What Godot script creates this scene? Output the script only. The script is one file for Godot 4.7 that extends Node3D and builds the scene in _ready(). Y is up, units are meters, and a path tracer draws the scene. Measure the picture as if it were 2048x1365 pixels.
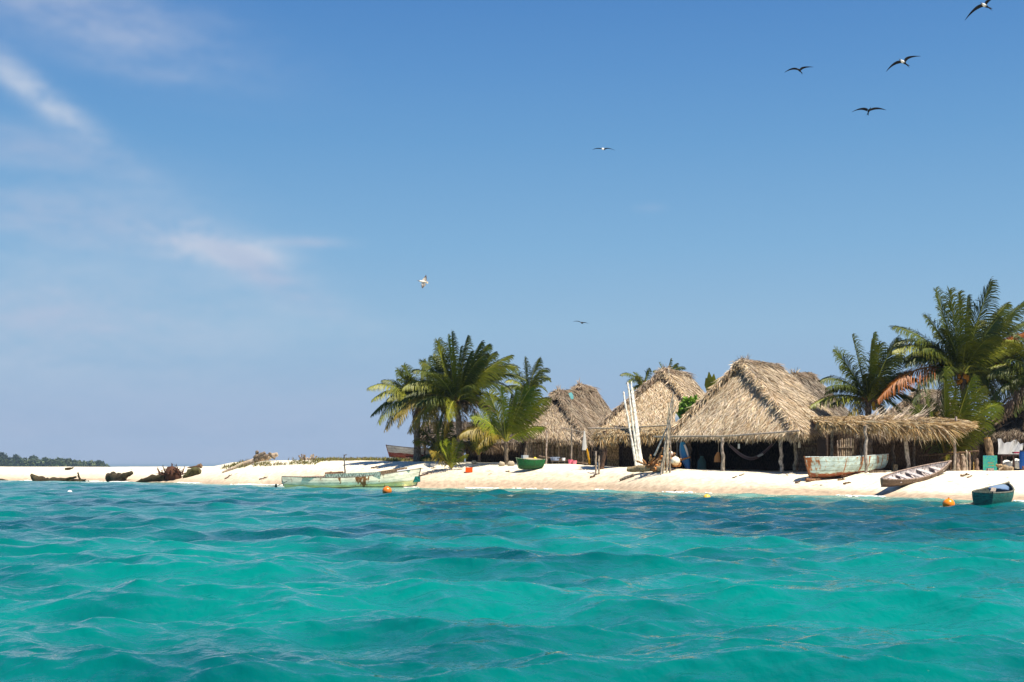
extends Node3D

# Pinhole numbers of the view: pixels (of a 2048 wide picture) per unit of tangent, the eye's height and where the horizon lies.
const F := 2600.0
const EYE := 1.35
const HORIZON := 932.0
const EXPOSURE := 1.85

var rng := RandomNumberGenerator.new()
var M := {}
var soft := FastNoiseLite.new()


# ------------------------------------------------------------------ mesh builder
class MB:
	var v := PackedVector3Array()
	var n := PackedVector3Array()
	var c := PackedColorArray()
	var t := PackedVector2Array()
	var ix := PackedInt32Array()
	var xf := Transform3D.IDENTITY

	func vert(p: Vector3, nn: Vector3, col: Color, uv := Vector2.ZERO) -> int:
		v.append(xf * p)
		n.append((xf.basis * nn).normalized())
		c.append(col)
		t.append(uv)
		return v.size() - 1

	func tri(a: int, b: int, d: int) -> void:
		var g := (v[d] - v[a]).cross(v[b] - v[a])
		if g.dot(n[a] + n[b] + n[d]) < 0.0:
			ix.append_array([a, d, b])
		else:
			ix.append_array([a, b, d])

	func face(a: Vector3, b: Vector3, d: Vector3, e: Vector3, out: Vector3, col: Color) -> void:
		var g := (d - a).cross(b - e)
		if g.length_squared() < 1e-12:
			g = out
		g = g.normalized()
		if g.dot(out) < 0.0:
			g = -g
		var i := vert(a, g, col, Vector2(0, 0))
		vert(b, g, col, Vector2(1, 0))
		vert(d, g, col, Vector2(1, 1))
		vert(e, g, col, Vector2(0, 1))
		tri(i, i + 1, i + 2)
		tri(i, i + 2, i + 3)

	func box(at: Transform3D, size: Vector3, col: Color) -> void:
		var h := size / 2.0
		for ax in 3:
			for s in [-1.0, 1.0]:
				var o := Vector3.ZERO
				o[ax] = s
				var p := Vector3.ZERO
				p[(ax + 1) % 3] = 1.0
				var q := Vector3.ZERO
				q[(ax + 2) % 3] = 1.0
				face(at * ((o + p + q) * h), at * ((o - p + q) * h), at * ((o - p - q) * h), at * ((o + p - q) * h), at.basis * o, col)

	# A bar between two points
	func bar(a: Vector3, b: Vector3, w: float, h: float, col: Color, up := Vector3.UP) -> void:
		var z := (b - a).normalized()
		var x := up.cross(z)
		if x.length() < 0.05:
			x = Vector3.RIGHT.cross(z)
		x = x.normalized()
		var y := z.cross(x)
		box(Transform3D(Basis(x, y, z), (a + b) / 2.0), Vector3(w, h, a.distance_to(b)), col)

	# Rings of points, one after the other, joined by quads. cols: one colour per ring.
	func rings(rr: Array, cols: Array, caps := true) -> void:
		var m: int = rr[0].size()
		var centres := []
		for r in rr:
			var s := Vector3.ZERO
			for p in r:
				s += p
			centres.append(s / m)
		var start := v.size()
		for i in rr.size():
			var lean: Vector3 = centres[mini(i + 1, rr.size() - 1)] - centres[maxi(i - 1, 0)]
			lean = lean.normalized()
			for j in m + 1:
				var p: Vector3 = rr[i][j % m]
				var a: Vector3 = rr[i][(j + m - 1) % m]
				var b: Vector3 = rr[i][(j + 1) % m]
				var nn := (b - a).cross(lean)
				if nn.length() < 1e-6:
					nn = p - centres[i]
				if nn.dot(p - centres[i]) < 0:
					nn = -nn
				vert(p, nn.normalized() if nn.length() > 1e-6 else Vector3.UP, cols[i], Vector2(float(j) / m, float(i) / (rr.size() - 1)))
		for i in rr.size() - 1:
			for j in m:
				var k := start + i * (m + 1) + j
				tri(k, k + 1, k + m + 2)
				tri(k, k + m + 2, k + m + 1)
		if caps:
			for e in [0, rr.size() - 1]:
				var o: Vector3 = centres[e] - centres[1 if e == 0 else e - 1]
				o = o.normalized()
				var mid := vert(centres[e], o, cols[e])
				var first := v.size()
				for p in rr[e]:
					vert(p, o, cols[e])
				for j in m:
					tri(mid, first + j, first + (j + 1) % m)

	func tube(pts: Array, radii: Array, cols, sides := 6, rough := 0.0, gen: RandomNumberGenerator = null, caps := true) -> void:
		var rr := []
		var cc := []
		var x := Vector3.ZERO
		for i in pts.size():
			var z: Vector3 = (pts[mini(i + 1, pts.size() - 1)] - pts[maxi(i - 1, 0)]).normalized()
			if x == Vector3.ZERO:
				x = (Vector3.UP if absf(z.y) < 0.8 else Vector3.RIGHT).cross(z).normalized()
			x = (x - z * x.dot(z)).normalized()
			var y := z.cross(x)
			var r := []
			for j in sides:
				var a := TAU * j / sides
				var q: float = radii[i] * (1.0 + (gen.randf_range(-rough, rough) if gen else 0.0))
				r.append(pts[i] + (x * cos(a) + y * sin(a)) * q)
			rr.append(r)
			cc.append(cols[i] if cols is Array else cols)
		rings(rr, cc, caps)

	# A thin leaf strip along pts
	func blade(pts: Array, widths: Array, side: Vector3, col: Color, tip: Color) -> void:
		var i0 := v.size()
		for i in pts.size():
			var z: Vector3 = (pts[mini(i + 1, pts.size() - 1)] - pts[maxi(i - 1, 0)]).normalized()
			var s := (side - z * side.dot(z)).normalized()
			var nn := z.cross(s)
			var k := float(i) / (pts.size() - 1)
			vert(pts[i] - s * widths[i] * 0.5, nn, col.lerp(tip, k), Vector2(0, k))
			vert(pts[i] + s * widths[i] * 0.5, nn, col.lerp(tip, k), Vector2(1, k))
		for i in pts.size() - 1:
			var k := i0 + i * 2
			tri(k, k + 1, k + 3)
			tri(k, k + 3, k + 2)

	func blob(at: Vector3, r: Vector3, col: Color, col2: Color, noise: FastNoiseLite = null, amp := 0.0, seg := 12, turn := Basis.IDENTITY) -> void:
		var rows := []
		for i in seg / 2 + 1:
			var row := PackedVector3Array()
			var e := PI * (float(i) / (seg / 2) - 0.5)
			for j in seg + 1:
				var a := TAU * (j % seg) / seg
				var dir := Vector3(cos(e) * cos(a), sin(e), cos(e) * sin(a))
				var k := 1.0
				if noise:
					k += amp * noise.get_noise_3dv(dir * 90.0 + at * 37.0)
				row.append(at + turn * (dir * r * k))
			rows.append(row)
		var base := v.size()
		grid(rows, func(i, _j): return col.lerp(col2, float(i) / (seg / 2)), at)

	# A sheet of rows of points; normals point away from the point «from» (or towards «from» when inward)
	func grid(rows: Array, colour: Callable, from: Vector3, inward := false, uvs := false) -> void:
		var a: int = rows.size()
		var b: int = rows[0].size()
		var s := v.size()
		var closed: bool = rows[0][0].is_equal_approx(rows[0][b - 1]) and rows[a / 2][0].is_equal_approx(rows[a / 2][b - 1])
		for i in a:
			for j in b:
				var du: Vector3 = rows[mini(i + 1, a - 1)][j] - rows[maxi(i - 1, 0)][j]
				var j0 := j - 1
				var j1 := j + 1
				if closed:
					j0 = (j + b - 2) % (b - 1)
					j1 = (j + 1) % (b - 1)
				else:
					j0 = maxi(j0, 0)
					j1 = mini(j1, b - 1)
				var dv: Vector3 = rows[i][j1] - rows[i][j0]
				var nn := du.cross(dv)
				var p: Vector3 = rows[i][j]
				if nn.length() < 1e-9:
					nn = p - from
				elif (nn.dot(p - from) < 0.0) != inward:
					nn = -nn
				vert(p, nn.normalized(), colour.call(i, j), Vector2(float(i) / (a - 1), float(j) / (b - 1)))
		for i in a - 1:
			for j in b - 1:
				var k := s + i * b + j
				tri(k, k + 1, k + b + 1)
				tri(k, k + b + 1, k + b)


func origin_of(o: Node) -> Vector3:
	var p := Vector3.ZERO
	while o != null and o != self:
		p += o.position
		o = o.get_parent()
	return p


func numbered(called: String, parent: Node) -> String:
	if not parent.has_node(NodePath(called)):
		return called
	var i := 1
	while parent.has_node(NodePath("%s_%03d" % [called, i])):
		i += 1
	return "%s_%03d" % [called, i]


# Commits a builder as one named mesh. Its vertices are in world metres; the node sits at its parent's base (or at its own foot).
func part(called: String, mb: MB, mat: Material, parent: Node = self) -> MeshInstance3D:
	var o := MeshInstance3D.new()
	o.name = numbered(called, parent)
	var from := origin_of(parent)
	var here := Vector3.ZERO
	if parent == self:
		var lo := Vector3.INF
		var hi := -Vector3.INF
		for p in mb.v:
			lo = lo.min(p)
			hi = hi.max(p)
		here = Vector3((lo.x + hi.x) / 2, lo.y, (lo.z + hi.z) / 2)
		from = here
	var vv := PackedVector3Array()
	vv.resize(mb.v.size())
	for i in mb.v.size():
		vv[i] = mb.v[i] - from
	var arr := []
	arr.resize(Mesh.ARRAY_MAX)
	arr[Mesh.ARRAY_VERTEX] = vv
	arr[Mesh.ARRAY_NORMAL] = mb.n
	arr[Mesh.ARRAY_COLOR] = mb.c
	arr[Mesh.ARRAY_TEX_UV] = mb.t
	arr[Mesh.ARRAY_INDEX] = mb.ix
	var am := ArrayMesh.new()
	am.add_surface_from_arrays(Mesh.PRIMITIVE_TRIANGLES, arr)
	am.surface_set_material(0, mat)
	o.mesh = am
	o.position = here
	parent.add_child(o, true)
	return o


func thing(called: String, label: String, category: String, at: Vector3, group := "") -> Node3D:
	var o := Node3D.new()
	o.name = numbered(called, self)
	o.position = at
	add_child(o, true)
	return tag(o, label, category, group)


func tag(o: Node3D, label: String, category: String, group := "") -> Node3D:
	o.set_meta("label", label)
	o.set_meta("category", category)
	if group:
		o.set_meta("group", group)
	return o


func structure(o: Node3D, label: String, category: String) -> Node3D:
	tag(o, label, category)
	o.set_meta("kind", "structure")
	return o


# Picture position and depth to a point in metres
func at(px: float, py: float, d: float) -> Vector3:
	return Vector3((px - 1024.0) * d / F, EYE + (HORIZON - py) * d / F, -d)


func srgb(r: int, g: int, b: int) -> Color:
	return Color(r / 255.0, g / 255.0, b / 255.0).srgb_to_linear()


func vary(c: Color, k := 0.15) -> Color:
	var s := 1.0 + rng.randf_range(-k, k)
	return Color(c.r * s * (1.0 + rng.randf_range(-k, k) * 0.3), c.g * s, c.b * s * (1.0 + rng.randf_range(-k, k) * 0.4))


# ------------------------------------------------------------------ materials
func noise_image(size: int, freq: float, octaves: int, sd: int, kind := FastNoiseLite.TYPE_SIMPLEX_SMOOTH, fractal := FastNoiseLite.FRACTAL_FBM) -> Image:
	var f := FastNoiseLite.new()
	f.noise_type = kind
	f.seed = sd
	f.frequency = freq
	f.fractal_type = fractal
	f.fractal_octaves = octaves
	var im := f.get_seamless_image(size, size)
	im.convert(Image.FORMAT_RGB8)
	return im


func grain_texture(size: int, freq: float, octaves: int, sd: int, lo: float, hi: float) -> ImageTexture:
	var im := noise_image(size, freq, octaves, sd)
	for y in size:
		for x in size:
			var k := lerpf(lo, hi, im.get_pixel(x, y).r)
			im.set_pixel(x, y, Color(k, k, k))
	return ImageTexture.create_from_image(im)


func coloured(rough := 0.85, spec := 0.3) -> StandardMaterial3D:
	var m := StandardMaterial3D.new()
	m.vertex_color_use_as_albedo = true
	m.roughness = rough
	m.metallic_specular = spec
	m.cull_mode = BaseMaterial3D.CULL_DISABLED
	return m


func make_materials() -> void:
	M.plain = coloured(0.8, 0.3)
	M.matte = coloured(0.95, 0.15)
	M.gloss = coloured(0.3, 0.5)
	var leaf := coloured(0.5, 0.4)
	leaf.backlight_enabled = true
	leaf.backlight = Color(0.42, 0.42, 0.12)
	M.leaf = leaf
	M.straw = coloured(0.8, 0.25)
	var wood := coloured(0.85, 0.25)
	wood.albedo_texture = grain_texture(256, 0.03, 5, 4, 0.35, 1.25)
	wood.uv1_triplanar = true
	wood.uv1_world_triplanar = true
	wood.uv1_scale = Vector3(1.6, 0.5, 1.6)
	M.wood = wood
	var sand := coloured(0.95, 0.15)
	var lumps := noise_image(512, 0.012, 5, 21)
	lumps.bump_map_to_normal_map(11.0)
	sand.normal_enabled = true
	sand.normal_texture = ImageTexture.create_from_image(lumps)
	sand.normal_scale = 1.0
	sand.albedo_texture = grain_texture(512, 0.02, 6, 8, 0.78, 1.08)
	sand.uv1_triplanar = true
	sand.uv1_world_triplanar = true
	sand.uv1_scale = Vector3(0.19, 0.19, 0.19)
	M.sand = sand
	var water := coloured(0.07, 0.36)
	var rip := noise_image(512, 0.02, 5, 33)
	rip.bump_map_to_normal_map(9.0)
	water.normal_enabled = true
	water.normal_texture = ImageTexture.create_from_image(rip)
	water.normal_scale = 0.55
	water.uv1_triplanar = true
	water.uv1_world_triplanar = true
	water.uv1_scale = Vector3(0.45, 0.45, 0.45)
	M.water = water


# Weathered hull paint: u runs along the hull, v from keel (0) to gunwale (1). Colours are sRGB.
func hull_paint(sd: int, top: Color, low: Color, split: float, rust: Color, rusty: float, scuff: Color, scuffed: float) -> StandardMaterial3D:
	var w := 384
	var h := 128
	var im := Image.create(w, h, false, Image.FORMAT_RGB8)
	var f := FastNoiseLite.new()
	f.seed = sd
	f.fractal_octaves = 4
	f.frequency = 0.02
	for y in h:
		var v := 1.0 - float(y) / h
		for x in w:
			var a := f.get_noise_2d(x, y)
			var b := f.get_noise_2d(x * 3.0 + 500.0, y * 3.0)
			var col := low if v + a * 0.07 < split else top
			col = col.lerp(scuff, clampf((b + scuffed - 0.5) * 2.2, 0.0, 0.8))
			var streak := f.get_noise_2d(x * 1.7 + 900.0, y * 0.12) + 0.35 * f.get_noise_2d(x * 6.0, y * 1.2 + 300.0)
			var r := clampf((streak - 0.3 + rusty + (v - 0.7) * 0.35) * 4.0, 0.0, 1.0)
			col = col.lerp(rust, r * 0.85)
			for k in [0.34, 0.56, 0.78]:
				if absf(v - k) < 0.008:
					col = col.darkened(0.35)
			col = col * (1.0 + 0.18 * a)
			im.set_pixel(x, y, Color(clampf(col.r, 0, 1), clampf(col.g, 0, 1), clampf(col.b, 0, 1)))
	var m := StandardMaterial3D.new()
	m.albedo_texture = ImageTexture.create_from_image(im)
	m.roughness = 0.6
	m.metallic_specular = 0.35
	m.uv1_scale = Vector3(1, -1, 1)
	m.uv1_offset = Vector3(0, 1, 0)
	m.cull_mode = BaseMaterial3D.CULL_DISABLED
	return m


# ------------------------------------------------------------------ land and sea
const SHORE := [[-400.0, 330.0], [-120.0, 190.0], [-60.0, 133.0], [-42.0, 117.0], [-28.0, 105.0], [-18.6, 92.0], [-10.2, 83.0], [-4.0, 79.0], [0.0, 77.0], [5.0, 72.5], [9.2, 64.5], [13.4, 60.3], [16.2, 57.0], [18.0, 51.5], [19.8, 48.3], [26.0, 42.0], [60.0, 30.0], [400.0, 20.0]]
const CREST := [[-400.0, 1.2], [-42.0, 1.2], [-30.0, 1.22], [-26.5, 1.24], [-23.4, 1.66], [-17.0, 1.74], [-10.0, 1.68], [-3.0, 1.62], [0.0, 1.5], [3.5, 1.45], [7.0, 1.25], [11.0, 1.1], [18.0, 1.02], [26.0, 1.1], [400.0, 1.1]]
const RUN := [[-400.0, 11.0], [-24.0, 11.0], [-15.0, 8.0], [0.0, 7.5], [7.0, 8.0], [11.0, 7.5], [16.0, 13.0], [22.0, 15.0], [400.0, 15.0]]


func along(table: Array, x: float) -> float:
	var i := 0
	while i < table.size() - 2 and x > table[i + 1][0]:
		i += 1
	var k := clampf((x - table[i][0]) / (table[i + 1][0] - table[i][0]), 0.0, 1.0)
	return lerpf(table[i][1], table[i + 1][1], lerpf(k, k * k * (3 - 2 * k), 0.45))


func inland(x: float, d: float) -> float:
	return d - along(SHORE, x) + 0.5 * soft.get_noise_2d(x * 6.0, 40.0)


func land(x: float, d: float) -> float:
	var s := inland(x, d)
	if s < 0.0:
		return maxf(s * 0.13, -4.0)
	var run := along(RUN, x)
	var crest := along(CREST, x)
	var k := clampf(s / run, 0.0, 1.0)
	var h := crest * (1.0 - pow(1.0 - k, lerpf(1.7, 1.22, smoothstep(13.0, 17.0, x))))
	h += 0.05 * soft.get_noise_2d(x * 20.0, d * 20.0) * smoothstep(0.5, 4.0, s) + 0.055 * soft.get_noise_2d(x * 5.0, d * 5.0) * smoothstep(1.0, 6.0, s)
	var back := 34.0 if x < -14.0 else lerpf(34.0, 90.0, clampf((x + 14.0) / 14.0, 0.0, 1.0))
	if s > back:
		h -= (s - back) * 0.09
	return maxf(h, -4.0)


func foot(px: float, d: float) -> Vector3:
	var x := (px - 1024.0) * d / F
	return Vector3(x, land(x, d), -d)


var wk := PackedFloat32Array()
var wx := PackedFloat32Array()
var wz := PackedFloat32Array()
var wa := PackedFloat32Array()
var wp := PackedFloat32Array()


func make_waves() -> void:
	var g := RandomNumberGenerator.new()
	g.seed = 77
	var count := 50
	for i in count:
		var l := 5.0 * pow(0.036, float(i) / (count - 1)) * g.randf_range(0.92, 1.08)
		var k := TAU / l
		var dir := 1.9 + g.randfn(0.0, 0.55)
		wk.append(k)
		wx.append(k * cos(dir))
		wz.append(k * sin(dir))
		wa.append((0.034 if l > 2.5 else 0.06) / k * g.randf_range(0.7, 1.25))
		wp.append(g.randf() * TAU)


func sea_level(x: float, z: float) -> float:
	var y := 0.0
	for i in wk.size():
		y += wa[i] * sin(wx[i] * x + wz[i] * z + wp[i])
	return y * calm(x, -z)


func calm(x: float, d: float) -> float:
	return lerpf(0.12, 1.0, smoothstep(0.0, 9.0, -inland(x, d)))


func build_sea() -> void:
	var angles := PackedFloat32Array()
	var a := -180.0
	while a < 180.0:
		angles.append(deg_to_rad(a))
		var w := absf(a)
		a += 0.075 if w < 24.5 else (0.4 if w < 34.0 else 6.0)
	angles.append(PI)
	var radii := PackedFloat32Array([0.02, 0.5, 1.0, 1.6, 2.2, 2.8])
	var r := 3.2
	while r < 135.0:
		radii.append(r)
		r *= 1.0052
	while r < 1500.0:
		radii.append(r)
		r *= 1.25
	var cols := angles.size()
	var rows := radii.size()
	var vv := PackedVector3Array()
	var nn := PackedVector3Array()
	var cc := PackedColorArray()
	vv.resize(cols * rows)
	nn.resize(cols * rows)
	cc.resize(cols * rows)
	var bright := Color(0.0, 0.148, 0.132)
	var mid := Color(0.0, 0.066, 0.07)
	var deep := Color(0.0, 0.05, 0.06)
	var pale := Color(0.15, 0.31, 0.255)
	var count := wk.size()
	var n := 0
	var weight := PackedFloat32Array()
	weight.resize(count)
	for i in rows:
		r = radii[i]
		var gap := r * 0.0052 if r < 135.0 else r * 0.25
		var used := 0
		for q in count:
			weight[q] = clampf(TAU / wk[q] / (gap * 2.2) - 1.0, 0.0, 1.0)
			if weight[q] > 0.0:
				used = q + 1
		for j in cols:
			var ca := sin(angles[j])
			var sa := -cos(angles[j])
			var x := ca * r
			var z := sa * r
			var inside := absf(angles[j]) < 0.62
			var px := 0.0
			var py := 0.0
			var pz := 0.0
			var nx := 0.0
			var ny := 0.0
			var nz := 0.0
			var s := -50.0
			var att := 1.0
			if r > 36.0 and inside:
				s = inland(x, -z)
				att = lerpf(0.12, 1.0, smoothstep(0.0, 9.0, -s))
			if inside or r > 8.0:
				for q in used:
					var ph := wx[q] * x + wz[q] * z + wp[q]
					var am := wa[q] * weight[q]
					var si := sin(ph)
					var co := cos(ph)
					py += am * si
					px += am * co * wx[q] / wk[q]
					pz += am * co * wz[q] / wk[q]
					nx -= wx[q] * am * co
					nz -= wz[q] * am * co
					ny += wk[q] * am * si
			vv[n] = Vector3(x + 0.7 * att * px, att * py, z + 0.7 * att * pz)
			nn[n] = Vector3(nx * att, maxf(1.0 - 0.7 * att * ny, 0.3), nz * att).normalized()
			var patch := soft.get_noise_2d(x * 11.0 + 330.0, z * 8.0) + 0.45 * soft.get_noise_2d(x * 32.0, z * 24.0 + 90.0)
			var far := smoothstep(20.0, 34.0, r + patch * 9.0)
			far *= lerpf(0.35, 1.0, smoothstep(-14.0, 4.0, x))
			var col := bright.lerp(mid, clampf(0.40 + patch * 1.25, 0.0, 1.0)).lerp(deep, clampf(far * lerpf(0.6, 0.85, smoothstep(-6.0, 8.0, x)) + maxf(0.0, patch - 0.22) * 0.9, 0.0, 1.0))
			if s > -22.0:
				col = col.lerp(mid.lerp(bright, 0.4), smoothstep(-22.0, -11.0, s))
				col = col.lerp(pale, smoothstep(-15.0, -2.5, s))
			cc[n] = col
			n += 1
	var ix := PackedInt32Array()
	ix.resize((cols - 1) * (rows - 1) * 6)
	var k := 0
	for i in rows - 1:
		for j in cols - 1:
			var b := i * cols + j
			ix[k] = b
			ix[k + 1] = b + cols
			ix[k + 2] = b + cols + 1
			ix[k + 3] = b
			ix[k + 4] = b + cols + 1
			ix[k + 5] = b + 1
			k += 6
	var arr := []
	arr.resize(Mesh.ARRAY_MAX)
	arr[Mesh.ARRAY_VERTEX] = vv
	arr[Mesh.ARRAY_NORMAL] = nn
	arr[Mesh.ARRAY_COLOR] = cc
	arr[Mesh.ARRAY_INDEX] = ix
	var am2 := ArrayMesh.new()
	am2.add_surface_from_arrays(Mesh.PRIMITIVE_TRIANGLES, arr)
	am2.surface_set_material(0, M.water)
	var o := MeshInstance3D.new()
	o.name = "water"
	o.mesh = am2
	add_child(o)
	structure(o, "choppy turquoise sea in front of the sandy beach", "sea")


func build_beach() -> void:
	var xs := []
	var x := -420.0
	while x < 420.0:
		xs.append(x)
		x += 0.35 if x > -52.0 and x < 32.0 else (1.5 if x > -90.0 and x < 60.0 else 12.0)
	var ds := []
	var d := 18.0
	while d < 420.0:
		ds.append(d)
		d += 0.3 if d > 44.0 and d < 100.0 else (0.8 if d < 150.0 else 6.0)
	var mb := MB.new()
	var wet := Color(0.44, 0.34, 0.25)
	var damp := Color(0.64, 0.53, 0.40)
	var dry := Color(0.79, 0.715, 0.575)
	for q in ds:
		for p in xs:
			var h := land(p, q)
			var e := 0.3
			var nn := Vector3(land(p - e, q) - land(p + e, q), 2 * e, land(p, q + e) - land(p, q - e)).normalized()
			var s := inland(p, q)
			var wob := 0.8 * soft.get_noise_2d(p * 3.0, q * 3.0 + 200.0)
			var col := wet.lerp(damp, smoothstep(0.35, 1.7, s + wob * 1.1 - clampf(p - 10.0, 0.0, 9.0) * 0.16)).lerp(dry, smoothstep(1.6, 4.5, s + wob * 2.0))
			mb.vert(Vector3(p, h, -q), nn, col)
	var w := xs.size()
	for i in ds.size() - 1:
		for j in w - 1:
			var k := i * w + j
			mb.ix.append_array([k, k + w + 1, k + 1, k, k + w, k + w + 1])
	structure(part("beach", mb, M.sand), "pale sandy beach and low dune behind the water", "beach")


# ------------------------------------------------------------------ thatch
var strand_mesh: ArrayMesh


func make_strand() -> void:
	var mb := MB.new()
	var pts := [Vector3(0, 0, 0), Vector3(0, 0.4, 0.035), Vector3(0, 0.75, 0.03), Vector3(0, 1, -0.02)]
	mb.blade(pts, [0.9, 1.0, 0.8, 0.12], Vector3.RIGHT, Color.WHITE, Color.WHITE)
	var arr := []
	arr.resize(Mesh.ARRAY_MAX)
	arr[Mesh.ARRAY_VERTEX] = mb.v
	arr[Mesh.ARRAY_NORMAL] = mb.n
	arr[Mesh.ARRAY_COLOR] = mb.c
	arr[Mesh.ARRAY_INDEX] = mb.ix
	strand_mesh = ArrayMesh.new()
	strand_mesh.add_surface_from_arrays(Mesh.PRIMITIVE_TRIANGLES, arr)
	strand_mesh.surface_set_material(0, M.straw)


class Strands:
	var xf: Array[Transform3D] = []
	var col := PackedColorArray()

	func put(p: Vector3, dir: Vector3, nrm: Vector3, l: float, w: float, c: Color) -> void:
		var y := dir.normalized()
		var x := y.cross(nrm)
		if x.length() < 0.05:
			x = y.cross(Vector3.RIGHT)
		x = x.normalized()
		var z := x.cross(y)
		xf.append(Transform3D(Basis(x * w, y * l, z * l), p))
		col.append(c)


func commit_strands(called: String, st: Strands, parent: Node, mesh: Mesh = null) -> MultiMeshInstance3D:
	var mm := MultiMesh.new()
	mm.transform_format = MultiMesh.TRANSFORM_3D
	mm.use_colors = true
	mm.mesh = mesh if mesh else strand_mesh
	mm.instance_count = st.xf.size()
	var from := origin_of(parent) if parent != self else Vector3.ZERO
	for i in st.xf.size():
		var t := st.xf[i]
		t.origin -= from
		mm.set_instance_transform(i, t)
		mm.set_instance_color(i, st.col[i])
	var o := MultiMeshInstance3D.new()
	o.name = numbered(called, parent)
	o.multimesh = mm
	o.set_meta("kind", "stuff")
	parent.add_child(o, true)
	return o


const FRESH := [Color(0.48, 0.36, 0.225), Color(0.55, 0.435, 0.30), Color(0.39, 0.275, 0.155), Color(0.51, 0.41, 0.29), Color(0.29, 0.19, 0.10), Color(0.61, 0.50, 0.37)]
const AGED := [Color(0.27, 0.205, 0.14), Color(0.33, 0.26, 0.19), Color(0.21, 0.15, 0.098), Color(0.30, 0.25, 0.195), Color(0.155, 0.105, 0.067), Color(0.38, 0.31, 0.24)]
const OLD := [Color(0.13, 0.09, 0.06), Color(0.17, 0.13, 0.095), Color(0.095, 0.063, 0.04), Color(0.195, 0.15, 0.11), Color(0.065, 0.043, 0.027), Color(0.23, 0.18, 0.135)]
const FROND := [Color(0.38, 0.26, 0.12), Color(0.47, 0.34, 0.17), Color(0.29, 0.18, 0.075), Color(0.43, 0.34, 0.215), Color(0.20, 0.12, 0.05), Color(0.52, 0.42, 0.28)]


func pick(pal: Array) -> Color:
	return vary(pal[rng.randi() % pal.size()], 0.2)


# Strands over the quad tl-tr-br-bl (top edge may be a point)
func thatch_face(st: Strands, tl: Vector3, tr: Vector3, br: Vector3, bl: Vector3, pal: Array, density: float, length := 0.75) -> void:
	var nrm := (br - tl).cross(tr - bl).normalized()
	if nrm.y < 0:
		nrm = -nrm
	var down := (Vector3.DOWN - nrm * Vector3.DOWN.dot(nrm)).normalized()
	var wt := tl.distance_to(tr)
	var wb := bl.distance_to(br)
	var hh := ((bl + br) / 2 - (tl + tr) / 2).length()
	var total := int((wt + wb) / 2 * hh * density * 2.0)
	for i in total:
		var v := rng.randf()
		while rng.randf() * maxf(wt, wb) > lerpf(wt, wb, v):
			v = rng.randf()
		var u := rng.randf()
		var p := tl.lerp(bl, v).lerp(tr.lerp(br, v), u)
		var clump := soft.get_noise_3dv(p * 22.0)
		var weather := clampf(0.5 + 1.4 * soft.get_noise_3dv(p * 5.0 + Vector3(70, 0, 0)), 0.0, 1.0)
		var dir := down.rotated(nrm, rng.randfn(0.0, 0.3) + clump * 0.5) + nrm * rng.randf_range(-0.02, 0.16)
		var c := pick(pal)
		var grey := (c.r + c.g + c.b) / 3.0
		c = c.lerp(Color(grey * 1.06, grey, grey * 0.9), 0.08 + 0.3 * weather) * (1.0 + 0.35 * clump) * (1.0 - 0.12 * weather)
		st.put(p + nrm * rng.randf_range(0.0, 0.09) - down * 0.2, dir, nrm.rotated(down, rng.randfn(0.0, 0.5)), length * rng.randf_range(0.5, 1.15), rng.randf_range(0.017, 0.042), c)


# Shaggy strands along an edge, flowing mostly along dir
func thatch_edge(st: Strands, a: Vector3, b: Vector3, dir: Vector3, out: Vector3, pal: Array, per_m: float, length: float, spread := 0.35, thick := 0.12) -> void:
	for i in int(a.distance_to(b) * per_m * 1.6):
		var k := rng.randf()
		var p := a.lerp(b, k) + out * rng.randf_range(-thick, thick) + Vector3(0, rng.randf_range(-thick, thick), 0)
		var tuft := soft.get_noise_1d(a.distance_to(p) * 90.0 + a.x * 50.0)
		var d := (dir + Vector3(rng.randfn(0, spread), rng.randfn(0, spread * 0.6), rng.randfn(0, spread)) + (b - a).normalized() * tuft * 0.5).normalized()
		st.put(p, d, (out + Vector3(rng.randfn(0, 0.5), rng.randf(), rng.randfn(0, 0.5))).normalized(), length * rng.randf_range(0.55, 1.25) * (1.0 + tuft * 0.5), rng.randf_range(0.017, 0.045), pick(pal))


func slab(mb: MB, tl: Vector3, tr: Vector3, br: Vector3, bl: Vector3, thick: float, col: Color) -> void:
	var nrm := (br - tl).cross(tr - bl).normalized()
	if nrm.y < 0:
		nrm = -nrm
	var q := [tl, tr, br, bl]
	var mid := (tl + tr + br + bl) / 4.0
	mb.face(tl, tr, br, bl, nrm, col)
	var o := nrm * -thick
	mb.face(tl + o, tr + o, br + o, bl + o, -nrm, col * 0.8)
	for i in 4:
		var a: Vector3 = q[i]
		var b: Vector3 = q[(i + 1) % 4]
		if a.distance_to(b) > 0.02:
			mb.face(a, b, b + o, a + o, (a + b) / 2 - mid, col)


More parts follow.
